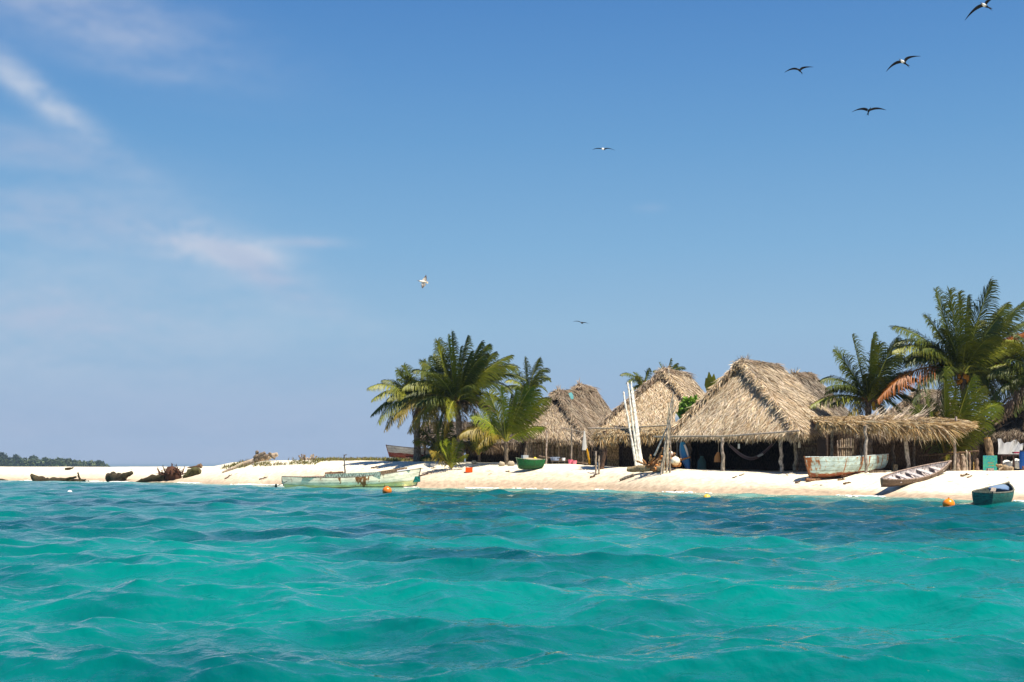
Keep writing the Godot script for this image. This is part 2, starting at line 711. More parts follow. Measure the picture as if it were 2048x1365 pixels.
# Hip roof whose flanks overhang the front apron: apex front/back and the four eave corners, in metres
func thatched_roof(parent: Node, af: Vector3, ab: Vector3, el: Vector3, er: Vector3, br: Vector3, bl: Vector3, front: Array, left_pal: Array, right_pal: Array, density := 150.0, gap := 0.45) -> void:
	var mb := MB.new()
	var fwd := (af - ab)
	fwd.y = 0
	fwd = fwd.normalized()
	var base: Color = front[2] * 0.75
	var af2 := af - Vector3(0, gap, 0) + fwd * 0.12
	var inl := el + Vector3(0, -0.08, 0)
	var inr := er + Vector3(0, -0.08, 0)
	slab(mb, af, ab, bl, el, 0.16, left_pal[2] * 0.7)
	slab(mb, af, ab, br, er, 0.16, right_pal[2] * 0.7)
	slab(mb, af2, af2 + Vector3(0.01, 0, 0), inr, inl, 0.14, base)
	slab(mb, ab - Vector3(0, 0.1, 0), ab - Vector3(0.01, 0.1, 0), bl, br, 0.14, base)
	part("roof", mb, M.matte, parent)
	var st := Strands.new()
	thatch_face(st, af2, af2, inr, inl, front, density)
	thatch_face(st, af, ab, bl, el, left_pal, density * 0.75)
	thatch_face(st, af, ab, br, er, right_pal, density)
	var side_l := (el - er).normalized()
	# rakes: leaves lie across the hip, their tips hanging over the apron
	var over := fwd * 0.16 + Vector3(0, 0.06, 0)
	thatch_edge(st, af + over, el + over, (el - af).normalized() * 0.55 + fwd * 0.55 - side_l * 0.15 + Vector3(0, -0.25, 0), fwd, left_pal if left_pal != OLD else AGED, 85.0, 0.6, 0.3)
	thatch_edge(st, af + over, er + over, (er - af).normalized() * 0.55 + fwd * 0.55 + side_l * 0.15 + Vector3(0, -0.25, 0), fwd, right_pal, 85.0, 0.6, 0.3)
	# ridge: strands thrown over both sides, a few standing up
	var cross := Vector3(fwd.z, 0, -fwd.x)
	for s in [-1.0, 1.0]:
		thatch_edge(st, af + fwd * 0.35 + Vector3(0, 0.08, 0), ab + Vector3(0, 0.05, 0), cross * s + Vector3(0, -0.55, 0), Vector3.UP, AGED, 75.0, 0.65, 0.3, 0.09)
	thatch_edge(st, af + fwd * 0.3 + Vector3(0, 0.05, 0), af - fwd * 0.7 + Vector3(0, 0.1, 0), Vector3(0, 0.75, 0) + fwd * 0.3, fwd, FRESH, 22.0, 0.42, 0.6, 0.08)
	thatch_edge(st, af + fwd * 0.4 - cross * 0.35 - Vector3(0, 0.1, 0), af + fwd * 0.4 + cross * 0.35 - Vector3(0, 0.1, 0), fwd * 0.7 + Vector3(0, -0.45, 0), fwd, AGED, 130.0, 0.5, 0.45, 0.14)
	# eaves
	thatch_edge(st, inl, inr, Vector3(0, -0.8, 0) + fwd * 0.35, fwd, front, 85.0, 0.42, 0.25, 0.07)
	thatch_edge(st, er, br, Vector3(0, -0.8, 0) - side_l * 0.35, -side_l, right_pal, 75.0, 0.5, 0.25, 0.08)
	thatch_edge(st, bl, el, Vector3(0, -0.8, 0) + side_l * 0.35, side_l, left_pal, 60.0, 0.5, 0.25, 0.08)
	commit_strands("thatch", st, parent)


func crooked(a: Vector3, b: Vector3, r0: float, r1: float, col: Color, wob := 0.04, sides := 7) -> MB:
	var mb := MB.new()
	var pts := []
	var rad := []
	var cols := []
	var steps := 8
	for i in steps + 1:
		var k := float(i) / steps
		var p := a.lerp(b, k)
		if i > 0:
			p += Vector3(rng.randf_range(-wob, wob), rng.randf_range(-wob, wob) * 0.3, rng.randf_range(-wob, wob))
		pts.append(p)
		rad.append(lerpf(r0, r1, k) * rng.randf_range(0.86, 1.16))
		cols.append(vary(col, 0.16))
	mb.tube(pts, rad, cols, sides, 0.12, rng)
	return mb


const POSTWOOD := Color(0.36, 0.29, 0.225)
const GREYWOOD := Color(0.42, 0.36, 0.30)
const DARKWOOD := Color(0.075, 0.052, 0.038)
const PALEWOOD := Color(0.66, 0.56, 0.44)


func post(parent: Node, px: float, top: float, d: float, r := 0.07, col := POSTWOOD, lean := 0.0, called := "post") -> void:
	var f := foot(px, d)
	var t := at(px + lean, top, d)
	part(called, crooked(f - Vector3(0, 0.25, 0), t, r * 1.1, r * 0.85, col, r * 0.55), M.wood, parent)


# A wall of upright sticks between two ground points, joined into one part
func stick_wall(parent: Node, a: Vector3, b: Vector3, h: float, col: Color, gap := 0.1, called := "stick_wall") -> void:
	var mb := MB.new()
	var n := int(a.distance_to(b) / gap)
	var across := (b - a).normalized()
	for i in n + 1:
		var p := a.lerp(b, float(i) / n)
		var c := vary(col, 0.3)
		var r := gap * rng.randf_range(0.36, 0.55)
		mb.tube([p + Vector3(0, -0.2, 0), p + Vector3(rng.randf_range(-0.02, 0.02), h * 0.5, rng.randf_range(-0.02, 0.02)), p + Vector3(rng.randf_range(-0.04, 0.04), h * rng.randf_range(0.95, 1.05), 0)], [r, r * 0.95, r * 0.85], c, 5)
	for k in [0.25, 0.75]:
		mb.bar(a + Vector3(0, h * k, 0) + Vector3(0, 0, 0.07), b + Vector3(0, h * k, 0) + Vector3(0, 0, 0.07), 0.05, 0.06, vary(col))
	var o := part(called, mb, M.wood, parent)
	o.set_meta("kind", "stuff")


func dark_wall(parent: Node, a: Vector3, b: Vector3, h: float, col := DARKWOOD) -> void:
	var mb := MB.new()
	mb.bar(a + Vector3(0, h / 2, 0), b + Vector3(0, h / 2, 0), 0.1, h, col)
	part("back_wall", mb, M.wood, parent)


func plank_wall(parent: Node, a: Vector3, b: Vector3, h: float, rows: int, col: Color) -> void:
	var each := h / rows
	for i in rows:
		var mb := MB.new()
		var y := each * (i + 0.5)
		var out := Vector3(0, 0, rng.randf_range(0.0, 0.025))
		mb.bar(a + Vector3(0, y, 0) + out, b + Vector3(0, y + rng.randf_range(-0.012, 0.012), 0) + out, 0.03, each * 0.93, vary(col, 0.25))
		part("plank", mb, M.wood, parent)


# ------------------------------------------------------------------ palms
const TINT := [
	[Color(0.022, 0.040, 0.005), Color(0.080, 0.100, 0.011)],   # 0 dark green
	[Color(0.07, 0.105, 0.007), Color(0.20, 0.20, 0.016)],      # 1 light green
	[Color(0.11, 0.105, 0.009), Color(0.24, 0.165, 0.018)],       # 2 yellowed
	[Color(0.22, 0.055, 0.008), Color(0.32, 0.105, 0.014)],       # 3 orange, dead
	[Color(0.07, 0.042, 0.02), Color(0.14, 0.09, 0.05)],       # 4 brown, dry
	[Color(0.085, 0.145, 0.007), Color(0.19, 0.21, 0.012)],       # 5 fresh yellow green
]
var wind := Vector3(0.55, 0.0, 0.1)


func frond(parent: Node, p0: Vector3, tip: Vector3, bow: float, tint: int, twist: float, wide := 1.0) -> void:
	var mb := MB.new()
	var len := p0.distance_to(tip)
	var ctrl := (p0 + tip) / 2 + Vector3(0, 1, 0) * bow * len * 1.35
	var pts := []
	var rad := []
	var cols := []
	var steps := 12
	var stem: Color = [Color(0.20, 0.22, 0.035), Color(0.30, 0.30, 0.05), Color(0.42, 0.32, 0.05), Color(0.42, 0.17, 0.03), Color(0.28, 0.18, 0.09), Color(0.38, 0.36, 0.05)][tint]
	for i in steps + 1:
		var k := float(i) / steps
		pts.append(p0.lerp(ctrl, k).lerp(ctrl.lerp(tip, k), k))
		rad.append(lerpf(0.065, 0.012, pow(k, 0.8)))
		cols.append(stem.lerp(TINT[tint][1], k * 0.7))
	mb.tube(pts, rad, cols, 4, 0.0, null, false)
	var per := int(clampf(len * 24.0, 30, 100))
	var lmax := clampf(len * 0.36, 0.3, 1.3) * wide
	var heavy := 0.75 if tint in [0, 1, 5] else 1.1
	for i in per:
		var k := lerpf(0.13, 0.995, (i + rng.randf() * 0.5) / per)
		var f := k * steps
		var a := mini(int(f), steps - 1)
		var p: Vector3 = pts[a].lerp(pts[a + 1], f - a)
		var tang: Vector3 = (pts[a + 1] - pts[a]).normalized()
		var flat := tang.cross(Vector3.UP)
		if flat.length() < 0.25:
			flat = flat + tang.cross(Vector3(0, 0, 1)) * 0.5
		flat = flat.normalized().rotated(tang, twist)
		for s in [-1.0, 1.0]:
			if rng.randf() < 0.05:
				continue
			var phi := lerpf(0.55, 1.15, k) + rng.randf_range(-0.12, 0.12)
			var dir: Vector3 = (flat * s * cos(phi) + tang * sin(phi) + wind * 0.12).normalized()
			var l := lmax * (0.3 + 0.7 * sin(PI * clampf(k * 0.86 + 0.14, 0.0, 1.0))) * rng.randf_range(0.8, 1.12)
			var q1 := p + dir * l * 0.4
			var d2 := (dir + Vector3.DOWN * heavy * rng.randf_range(0.6, 1.2) + wind * rng.randf_range(0.2, 0.8)).normalized()
			var q2 := q1 + d2 * l * 0.35
			var d3 := (d2 + Vector3.DOWN * heavy * rng.randf_range(0.5, 1.3) + wind * 0.5).normalized()
			var q3 := q2 + d3 * l * 0.25
			var c: Color = TINT[tint][0].lerp(TINT[tint][1], rng.randf())
			if tint < 2 and rng.randf() < 0.05:
				c = TINT[2][0]
			var w := rng.randf_range(0.032, 0.052)
			mb.blade([p, q1, q2, q3], [w * 0.6, w, w * 0.75, 0.006], tang + Vector3(0, 0, 0.2), vary(c, 0.15), vary(c.lerp(TINT[tint][1], 0.5), 0.15))
	part("frond", mb, M.leaf, parent)


# fronds: [dx, dy, bow, dz, tint] with dx, dy in pixels from the crown
func palm(called: String, label: String, base: Vector3, crown: Vector3, r0: float, r1: float, fronds: Array, bend := 0.0, nuts := 0, extra := 0, extra_len := 2.6, wide := 1.0, nut_col := Color(0.5, 0.2, 0.02)) -> Node3D:
	var o := thing(called, label, "palm tree", base)
	var mb := MB.new()
	var pts := []
	var rad := []
	var cols := []
	var h := base.distance_to(crown)
	var steps := int(clampf(h * 5.0, 6, 40))
	for i in steps + 1:
		var k := float(i) / steps
		pts.append((base - Vector3(0, 0.3, 0)).lerp(crown, k) + Vector3(bend * sin(PI * k), 0, 0))
		rad.append(lerpf(r0 * (1.0 + 0.5 * pow(1.0 - k, 6.0)), r1, k) * (1.07 if i % 2 else 0.97))
		cols.append(vary(Color(0.27, 0.215, 0.165) if i % 2 else Color(0.20, 0.155, 0.115), 0.12))
	mb.tube(pts, rad, cols, 9, 0.05, rng)
	part("trunk", mb, M.wood, o)
	var s := F / -crown.z
	for f in fronds:
		var tip := crown + Vector3(f[0] / s, f[1] / s, f[3])
		var steep := absf(f[1]) / (absf(f[0]) + absf(f[1]) + 1.0)
		var tw := (steep * 1.1 + 0.25) * (1.0 if f[0] > 0 else -1.0) + rng.randf_range(-0.25, 0.25)
		frond(o, crown, tip, f[2], f[4], tw, wide)
	for i in extra:
		var az := TAU * (i + rng.randf() * 0.7) / extra
		var el := rng.randf_range(-0.35, 1.0)
		var tip := crown + Vector3(cos(az) * cos(el), sin(el), sin(az) * cos(el) * 0.9) * extra_len * rng.randf_range(0.75, 1.05)
		frond(o, crown, tip, 0.22, 0 if rng.randf() < 0.75 else 1, rng.randf_range(-0.8, 0.8), wide)
	if h > 2.0:
		var fib := MB.new()
		for i in 14:
			var az := rng.randf() * TAU
			var d := Vector3(cos(az), rng.randf_range(0.5, 1.6), sin(az)).normalized()
			fib.tube([crown - Vector3(0, 0.3, 0), crown + d * 0.3, crown + d * 0.62], [0.06, 0.05, 0.03], vary(Color(0.28, 0.17, 0.06), 0.3), 5)
		part("frond_bases", fib, M.wood, o)
	for i in nuts:
		var az := rng.randf() * TAU
		var p := crown + Vector3(cos(az) * 0.32, rng.randf_range(-0.42, 0.0), sin(az) * 0.3 + 0.12)
		var nb := MB.new()
		nb.blob(p, Vector3(0.11, 0.14, 0.11) * rng.randf_range(0.85, 1.15), vary(nut_col, 0.25), vary(nut_col, 0.25), soft, 0.1, 8)
		part("coconut", nb, M.plain, o)
	return o


# ------------------------------------------------------------------ boats
func hull_shape(t: float, o: Dictionary) -> Array:
	var side: float
	if t < 0.45:
		side = lerpf(o.stern, 1.0, pow(sin(t / 0.45 * PI / 2), o.get("fill", 1.0)))
	else:
		side = maxf(1.0 - pow((t - 0.45) / 0.55, o.get("sharp", 2.2)), 0.03)
	var sheer: float = o.depth + o.bow_rise * pow(maxf(0, (t - 0.45) / 0.55), 2.0) + o.stern_rise * pow(maxf(0, (0.45 - t) / 0.45), 2.0)
	var keel: float = o.get("rocker", 0.12) * pow(absf(2 * t - 1), 3.0)
	return [side * o.beam / 2, sheer, keel]


func boat(called: String, label: String, xf: Transform3D, o: Dictionary) -> Node3D:
	var root := thing(called, label, "boat", xf.origin)
	var outer := []
	var inner := []
	var nt := 26
	var nu := 16
	for i in nt + 1:
		var t := float(i) / nt
		var s := hull_shape(t, o)
		var x: float = (t - 0.5) * o.length
		var a := PackedVector3Array()
		var b := PackedVector3Array()
		for j in nu + 1:
			var u := 2.0 * j / nu - 1.0
			var yf := pow(absf(u), 1.7)
			var wf := signf(u) * pow(1.0 - pow(1.0 - absf(u), 2.4), 0.8) * lerpf(o.get("flare", 0.86), 1.0, absf(u))
			var rake: float = o.get("rake", 0.3) * yf * pow(maxf(0, (t - 0.7) / 0.3), 2.0) - o.get("stern_rake", 0.1) * yf * pow(maxf(0, (0.3 - t) / 0.3), 2.0)
			a.append(Vector3(x + rake, lerpf(s[2], s[1], yf), wf * s[0]))
			b.append(Vector3((x + rake) * 0.985, lerpf(s[2] + 0.07, s[1] - 0.005, yf), wf * maxf(s[0] - 0.05, 0.01)))
		outer.append(a)
		inner.append(b)
	var mb := MB.new()
	mb.xf = xf
	var s0 := mb.v.size()
	mb.grid(outer, func(_i, _j): return Color.WHITE, Vector3(0, o.depth * 0.6, 0))
	# the paint runs from keel to gunwale on both sides
	for i in nt + 1:
		for j in nu + 1:
			mb.t[s0 + i * (nu + 1) + j] = Vector2(float(i) / nt, pow(absf(2.0 * j / nu - 1.0), 1.7))
	if o.stern > 0.05:
		var mid := mb.vert(Vector3(outer[0][0].x, (outer[0][0].y + outer[0][nu / 2].y) / 2, 0), Vector3(-1, 0, 0), Color.WHITE, Vector2(0.5, 0.5))
		var first := mb.v.size()
		for j in nu + 1:
			mb.vert(outer[0][j], Vector3(-1, 0, 0), Color.WHITE, Vector2(0.4 + 0.2 * j / nu, pow(absf(2.0 * j / nu - 1.0), 1.7)))
		for j in nu:
			mb.tri(mid, first + j, first + j + 1)
		mb.tri(mid, first + nu, first)
	var hull := part("hull", mb, o.paint, root)
	var ib := MB.new()
	ib.xf = xf
	ib.grid(inner, func(_i, _j): return vary(o.inside, 0.14), Vector3(0, o.depth * 0.6, 0), true)
	if o.stern > 0.05:
		var mid := ib.vert(Vector3(inner[0][0].x, 0.3, 0), Vector3(1, 0, 0), o.inside)
		var first := ib.v.size()
		for j in nu + 1:
			ib.vert(inner[0][j], Vector3(1, 0, 0), o.inside)
		for j in nu:
			ib.tri(mid, first + j, first + j + 1)
	part("lining", ib, M.wood, root)
	for e in [0, nu]:
		var pts := []
		var rad := []
		for i in nt + 1:
			pts.append((outer[i][e] + inner[i][e]) / 2 + Vector3(0, 0.01, 0))
			rad.append(o.get("rail", 0.035))
		var g := MB.new()
		g.xf = xf
		g.tube(pts, rad, o.rail_col, 6)
		part("gunwale", g, M.wood, root)
	var k := MB.new()
	k.xf = xf
	var kp := []
	for i in nt + 1:
		kp.append(outer[i][nu / 2] - Vector3(0, 0.02, 0))
	var s := hull_shape(1.0, o)
	kp.append(Vector3(o.length / 2 + o.get("rake", 0.3) * 0.5 + 0.01, lerpf(s[2], s[1], 0.5), 0))
	kp.append(Vector3(o.length / 2 + o.get("rake", 0.3) + 0.02, s[1] + 0.05, 0))
	var kr := []
	for i in kp.size():
		kr.append(0.04)
	k.tube(kp, kr, o.get("keel_col", o.rail_col), 5)
	part("keel", k, M.wood, root)
	for q in o.get("seats", []):
		var w: Array = hull_shape(q, o)
		var sb := MB.new()
		sb.xf = xf
		sb.box(Transform3D(Basis.IDENTITY, Vector3((q - 0.5) * o.length, w[1] * 0.74, 0)), Vector3(o.get("seat_w", 0.26), 0.04, w[0] * 1.86), vary(o.seat_col))
		part("seat", sb, M.wood, root)
	for q in o.get("ribs", []):
		var w: Array = hull_shape(q, o)
		var rb := MB.new()
		rb.xf = xf
		var pts := []
		for j in range(1, nu):
			var i := int(q * nt)
			pts.append(inner[i][j] * Vector3(1, 1, 0.97) + Vector3(0, 0.015, 0))
		var rr := []
		for p in pts:
			rr.append(0.022)
		rb.tube(pts, rr, vary(o.inside * 0.8), 4)
		part("rib", rb, M.wood, root)
	return root


func set_at(p: Vector3, yaw: float, pitch := 0.0, roll := 0.0) -> Transform3D:
	var b := Basis(Vector3.UP, yaw) * Basis(Vector3(0, 0, 1), pitch) * Basis(Vector3.RIGHT, roll)
	return Transform3D(b, p)


func build_litter() -> void:
	var st := Strands.new()
	for i in 520:
		var px := rng.randf_range(-20.0, 2080.0)
		var d := rng.randf_range(50.0, 118.0)
		var x := (px - 1024.0) * d / F
		var s := inland(x, d)
		if s < 1.2 or s > 13.0 or (s < 4.0 and rng.randf() < 0.6):
			continue
		var a := rng.randf() * TAU
		st.put(Vector3(x, land(x, d) + 0.02, -d), Vector3(cos(a), rng.randf_range(0.0, 0.3), sin(a)), Vector3.UP, rng.randf_range(0.12, 0.42), rng.randf_range(0.04, 0.12), vary([Color(0.14, 0.09, 0.055), Color(0.3, 0.2, 0.11), Color(0.09, 0.065, 0.045)][i % 3], 0.3))
	tag(commit_strands("beach_litter", st, self), "dry leaves, husks and weed strewn over the sand", "litter")


# ------------------------------------------------------------------ birds
# wings: two lists of [dx, dy, dz, chord] in picture pixels at the bird's distance
func bird(called: String, label: String, cat: String, c: Vector3, wings: Array, head: Vector3, tail: Vector3, body_r: float, cols: Dictionary, forked := true) -> void:
	var o := thing(called, label, cat, c)
	var s := -c.z / F
	var mb := MB.new()
	var h := head * s
	var t := tail * s
	var dir := (h - t).normalized()
	var r := body_r * s
	# body from tail root to beak
	var pts := [c + t, c + t * 0.6, c + t * 0.2, c + h * 0.35, c + h * 0.75, c + h, c + h + dir * r * 1.2, c + h + dir * r * 2.6]
	mb.tube(pts, [r * 0.16, r * 0.45, r * 0.95, r * 1.0, r * 0.72, r * 0.68, r * 0.3, r * 0.05], [cols.tail, cols.body, cols.body, cols.breast, cols.breast, cols.head, cols.beak, cols.beak], 9)
	# tail feathers
	var across := dir.cross(Vector3(0, 0.3, 1)).normalized()
	for k in ([-1.0, 1.0] if forked else [-1.0, 0.0, 1.0]):
		mb.blade([c + t * 0.5, c + t * 1.0 + across * k * r * 0.4, c + t * 1.35 + across * k * r * 0.75], [r * 0.9, r * 0.7, r * 0.12], across, cols.tail, cols.tail)
	for w in wings:
		var rings := []
		var cc := []
		var fr := (dir + Vector3(0, 0.35, 0.5)).normalized()
		for i in w.size():
			var p: Vector3 = c + Vector3(w[i][0], w[i][1], w[i][2]) * s
			var ch: Vector3 = fr * w[i][3] * s
			var th: float = 0.1 * w[i][3] * s + 0.004
			var up := fr.cross(Vector3(w[i][0], w[i][1], w[i][2]).normalized()).normalized() * th
			rings.append([p + ch * 0.4, p + up, p - ch * 0.6, p - up])
			cc.append(cols.wing.lerp(cols.tip, smoothstep(0.35, 0.75, float(i) / (w.size() - 1))))
		mb.rings(rings, cc)
	part("body", mb, M.matte, o)


func wing(pts: Array, c0: float) -> Array:
	# a smooth run through root, wrist and tip: [dx, dy]
	var out := []
	for i in 9:
		var k := i / 8.0
		var a: Vector2
		var p0: Vector2 = pts[0]
		var p1: Vector2 = pts[1]
		var p2: Vector2 = pts[2]
		var ctrl := p1 * 2.0 - (p0 + p2) * 0.5
		a = p0.lerp(ctrl, k).lerp(ctrl.lerp(p2, k), k)
		out.append([a.x, a.y, -absf(a.x) * 0.12, c0 * (1.0 if k < 0.15 else lerpf(1.05, 0.1, pow((k - 0.15) / 0.85, 1.4)))])
	return out


# ------------------------------------------------------------------ driftwood
func driftlog(called: String, label: String, cat: String, pts: Array, radii: Array, col: Color, branches := [], rough := 0.16) -> Node3D:
	var o := thing(called, label, cat, pts[0])
	var p2 := []
	var r2 := []
	var cols := []
	for i in pts.size() - 1:
		for k in 4:
			var t := k / 4.0
			p2.append(pts[i].lerp(pts[i + 1], t) + Vector3(0, rng.randf_range(-0.2, 0.2) * radii[i], 0))
			r2.append(lerpf(radii[i], radii[i + 1], t) * rng.randf_range(0.88, 1.1))
			cols.append(vary(col, 0.25))
	p2.append(pts[-1])
	r2.append(radii[-1])
	cols.append(col)
	var mb := MB.new()
	mb.tube(p2, r2, cols, 9, rough, rng)
	part("log", mb, M.wood, o)
	for b in branches:
		part("branch", crooked(b[0], b[1], b[2], b[2] * 0.55, col, b[2] * 0.5), M.wood, o)
	return o


func twig(px: float, d: float, w: float, label: String, col := Color(0.2, 0.14, 0.09), r := 0.035) -> void:
	var f := foot(px, d)
	var half := w * d / F / 2
	var a := foot(px - w / 2, d + rng.randf_range(-0.2, 0.2)) + Vector3(0, r, 0)
	var b := foot(px + w / 2, d + rng.randf_range(-0.2, 0.2)) + Vector3(0, r * 2.2, 0)
	var o := thing("driftwood_stick", label, "driftwood", f)
	part("stick", crooked(a, b, r, r * 0.6, col, r * 0.9), M.wood, o)
	var m := a.lerp(b, 0.55)
	part("twig", crooked(m, m + Vector3(half * 0.35, half * rng.randf_range(0.25, 0.6), 0.1), r * 0.6, r * 0.3, col, r * 0.5), M.wood, o)


func ball(called: String, label: String, cat: String, p: Vector3, r: float, top: Color, low: Color, mat: Material = null, parts := true) -> Node3D:
	var o := thing(called, label, cat, p)
	var mb := MB.new()
	var rows := []
	var seg := 20
	for i in seg / 2 + 1:
		var row := PackedVector3Array()
		var e := PI * (float(i) / (seg / 2) - 0.5)
		for j in seg + 1:
			var a := TAU * (j % seg) / seg
			row.append(p + Vector3(cos(e) * cos(a), sin(e) * 0.96, cos(e) * sin(a)) * r)
		rows.append(row)
	mb.grid(rows, func(i, j): return low if i + 1.2 * soft.get_noise_1d(j * 60.0) < seg / 2 * 0.36 else vary(top, 0.06), p)
	part("float", mb, mat if mat else M.gloss, o)
	if parts:
		var lug := MB.new()
		lug.tube([p + Vector3(0, r * 0.9, 0), p + Vector3(0, r * 1.12, 0)], [r * 0.16, r * 0.13], top * 0.7, 8)
		part("lug", lug, M.plain, o)
	return o


func _ready() -> void:
	rng.seed = 4242
	soft.seed = 9
	soft.frequency = 0.01
	soft.fractal_octaves = 4

	# ---------------- camera
	var cam := Camera3D.new()
	cam.name = "camera"
	cam.projection = Camera3D.PROJECTION_FRUSTUM
	cam.near = 0.2
	cam.far = 6000.0
	cam.size = 1365.0 / F * cam.near
	cam.frustum_offset = Vector2(0, (HORIZON - 682.5) / F * cam.near)
	cam.position = Vector3(0, EYE, 0)
	add_child(cam)
	cam.current = true

	# ---------------- sky, sun, exposure
	var env := Environment.new()
	env.background_mode = Environment.BG_SKY
	env.tonemap_mode = Environment.TONE_MAPPER_LINEAR
	env.tonemap_exposure = EXPOSURE
	env.sdfgi_enabled = true
	env.ssao_enabled = true
	env.ssil_enabled = true
	env.fog_enabled = true
	env.fog_density = 0.00012
	env.fog_light_color = Color(0.72, 0.82, 0.95)
	var sky := Sky.new()
	sky.sky_material = make_sky()
	env.sky = sky
	var we := WorldEnvironment.new()
	we.name = "world"
	we.environment = env
	add_child(we)
	var sun := DirectionalLight3D.new()
	sun.name = "sun"
	sun.light_energy = 1.6
	sun.light_color = Color(1.0, 0.96, 0.88)
	sun.light_angular_distance = 0.5
	sun.shadow_enabled = true
	add_child(sun)
	sun.look_at_from_position(Vector3.ZERO, Vector3(-0.38, -1.0, -0.32), Vector3.FORWARD)

	# ---------------- setting
	make_materials()
	make_waves()
	make_strand()
	build_sea()
	build_beach()
	build_foam()
	build_far_island()
	build_dune_grass()

	# ---------------- things
	build_huts()
	build_palms()
	build_boats()
	build_yard()
	build_drift()
	build_litter()
	build_birds()


func make_sky() -> PanoramaSkyMaterial:
	var w := 2048
	var h := 1024
	var data := PackedFloat32Array()
	data.resize(w * h * 3)
	var f := FastNoiseLite.new()
	f.seed = 5
	f.frequency = 0.9
	f.fractal_octaves = 6
	f.fractal_gain = 0.55
	f.domain_warp_enabled = true
	f.domain_warp_amplitude = 0.45
	f.domain_warp_frequency = 0.8
	# air by height above the horizon, sRGB
	var stops := [[0.0, srgb(158, 178, 206)], [2.0, srgb(157, 181, 211)], [6.0, srgb(150, 187, 217)], [9.5, srgb(130, 177, 216)], [14.0, srgb(107, 160, 209)], [17.0, srgb(94, 148, 204)], [20.5, srgb(80, 134, 196)], [35.0, srgb(58, 112, 182)], [90.0, srgb(40, 88, 160)]]
	# wisps: azimuth, height, half width, half height (degrees), tilt, strength
	var wisps := [[-19.5, 18.8, 6.5, 1.5, -0.22, 0.7], [-20.6, 15.4, 3.6, 0.55, -0.6, 1.0], [-20.0, 10.3, 7.0, 1.4, -0.08, 0.6], [-13.0, 9.3, 2.6, 0.6, -0.14, 1.5], [-10.4, 8.0, 4.0, 0.8, -0.5, 0.55], [-8.8, 9.65, 1.5, 0.16, 0.0, 0.6], [-20.0, 6.0, 9.0, 1.9, 0.0, 0.7], [6.0, 11.2, 0.6, 0.15, 0.0, 0.25], [-17.0, 1.5, 16.0, 2.2, 0.0, 0.28], [-16.0, 16.2, 2.2, 0.3, -0.1, 0.25], [-21.0, 13.0, 5.0, 0.8, -0.1, 0.4]]
	var cloud := srgb(220, 225, 234)
	var mauve := srgb(182, 194, 218)
	for y in h:
		var el := 90.0 - (y + 0.5) * 180.0 / h
		var base: Color = stops[0][1]
		if el > 0.0:
			for i in stops.size() - 1:
				if el <= stops[i + 1][0]:
					base = stops[i][1].lerp(stops[i + 1][1], (el - stops[i][0]) / (stops[i + 1][0] - stops[i][0]))
					break
		else:
			base = srgb(110, 150, 170)
		for x in w:
			var az := fposmod((x + 0.5) * 360.0 / w + 180.0, 360.0) - 180.0
			var col := base
			if el > 0.0:
				var cover := 0.0
				var lilac := 0.0
				if absf(az) < 40.0 and el < 28.0:
					for q in wisps:
						var dx: float = az - q[0]
						var dy: float = el - q[1]
						var u: float = (dx * cos(q[4]) + dy * sin(q[4])) / q[2]
						var v: float = (-dx * sin(q[4]) + dy * cos(q[4])) / q[3]
						var e := u * u + v * v
						if e < 6.0:
							cover += q[5] * exp(-e)
							lilac = maxf(lilac, exp(-e * 0.5) if q[5] < 0.9 else 0.0)
				else:
					cover = 0.22 * smoothstep(-0.1, 0.6, sin(deg_to_rad(az) * 2.0 + 1.0)) * smoothstep(75.0, 20.0, el)
				if cover > 0.01:
					var t := f.get_noise_2d(az * 0.10 + el * 0.05, el * 0.42 - az * 0.03)
					var fine := 0.6 * f.get_noise_2d(az * 0.35 + el * 0.2 + 40.0, el * 1.3) + 0.6 * f.get_noise_2d(az * 0.8 + el * 0.9, el * 4.2 + az * 0.7)
					var k := clampf(cover * (0.55 + 0.75 * t + 0.5 * fine), 0.0, 0.85)
					col = col.lerp(cloud.lerp(mauve, lilac), k)
			var at_ := (y * w + x) * 3
			data[at_] = col.r / EXPOSURE
			data[at_ + 1] = col.g / EXPOSURE
			data[at_ + 2] = col.b / EXPOSURE
	var im := Image.create_from_data(w, h, false, Image.FORMAT_RGBF, data.to_byte_array())
	var m := PanoramaSkyMaterial.new()
	m.panorama = ImageTexture.create_from_image(im)
	return m


func build_foam() -> void:
	var mb := MB.new()
	var x := -44.0
	while x < 26.0:
		var d := along(SHORE, x)
		var k := soft.get_noise_1d(x * 24.0 + 70.0) + 0.5 * soft.get_noise_1d(x * 90.0)
		if k > 0.03:
			for q in 4:
				var off := (-0.3 if q < 3 else -1.3) + rng.randf_range(-0.35, 0.35)
				var dd := d - 0.5 * soft.get_noise_2d(x * 6.0, 40.0) + off
				var y := maxf(land(x, dd), sea_level(x, -dd)) + 0.015
				mb.blob(Vector3(x + rng.randf_range(-0.15, 0.15), y, -dd), Vector3(rng.randf_range(0.06, 0.24) * (0.5 + k), rng.randf_range(0.012, 0.04), rng.randf_range(0.05, 0.2)), Color(0.82, 0.82, 0.8), Color(0.82, 0.82, 0.8), soft, 0.5, 8)
		x += 0.16
	var o := part("shore_foam", mb, M.matte)
	tag(o, "thin white foam where small waves run out on the sand", "foam")
	o.set_meta("kind", "stuff")


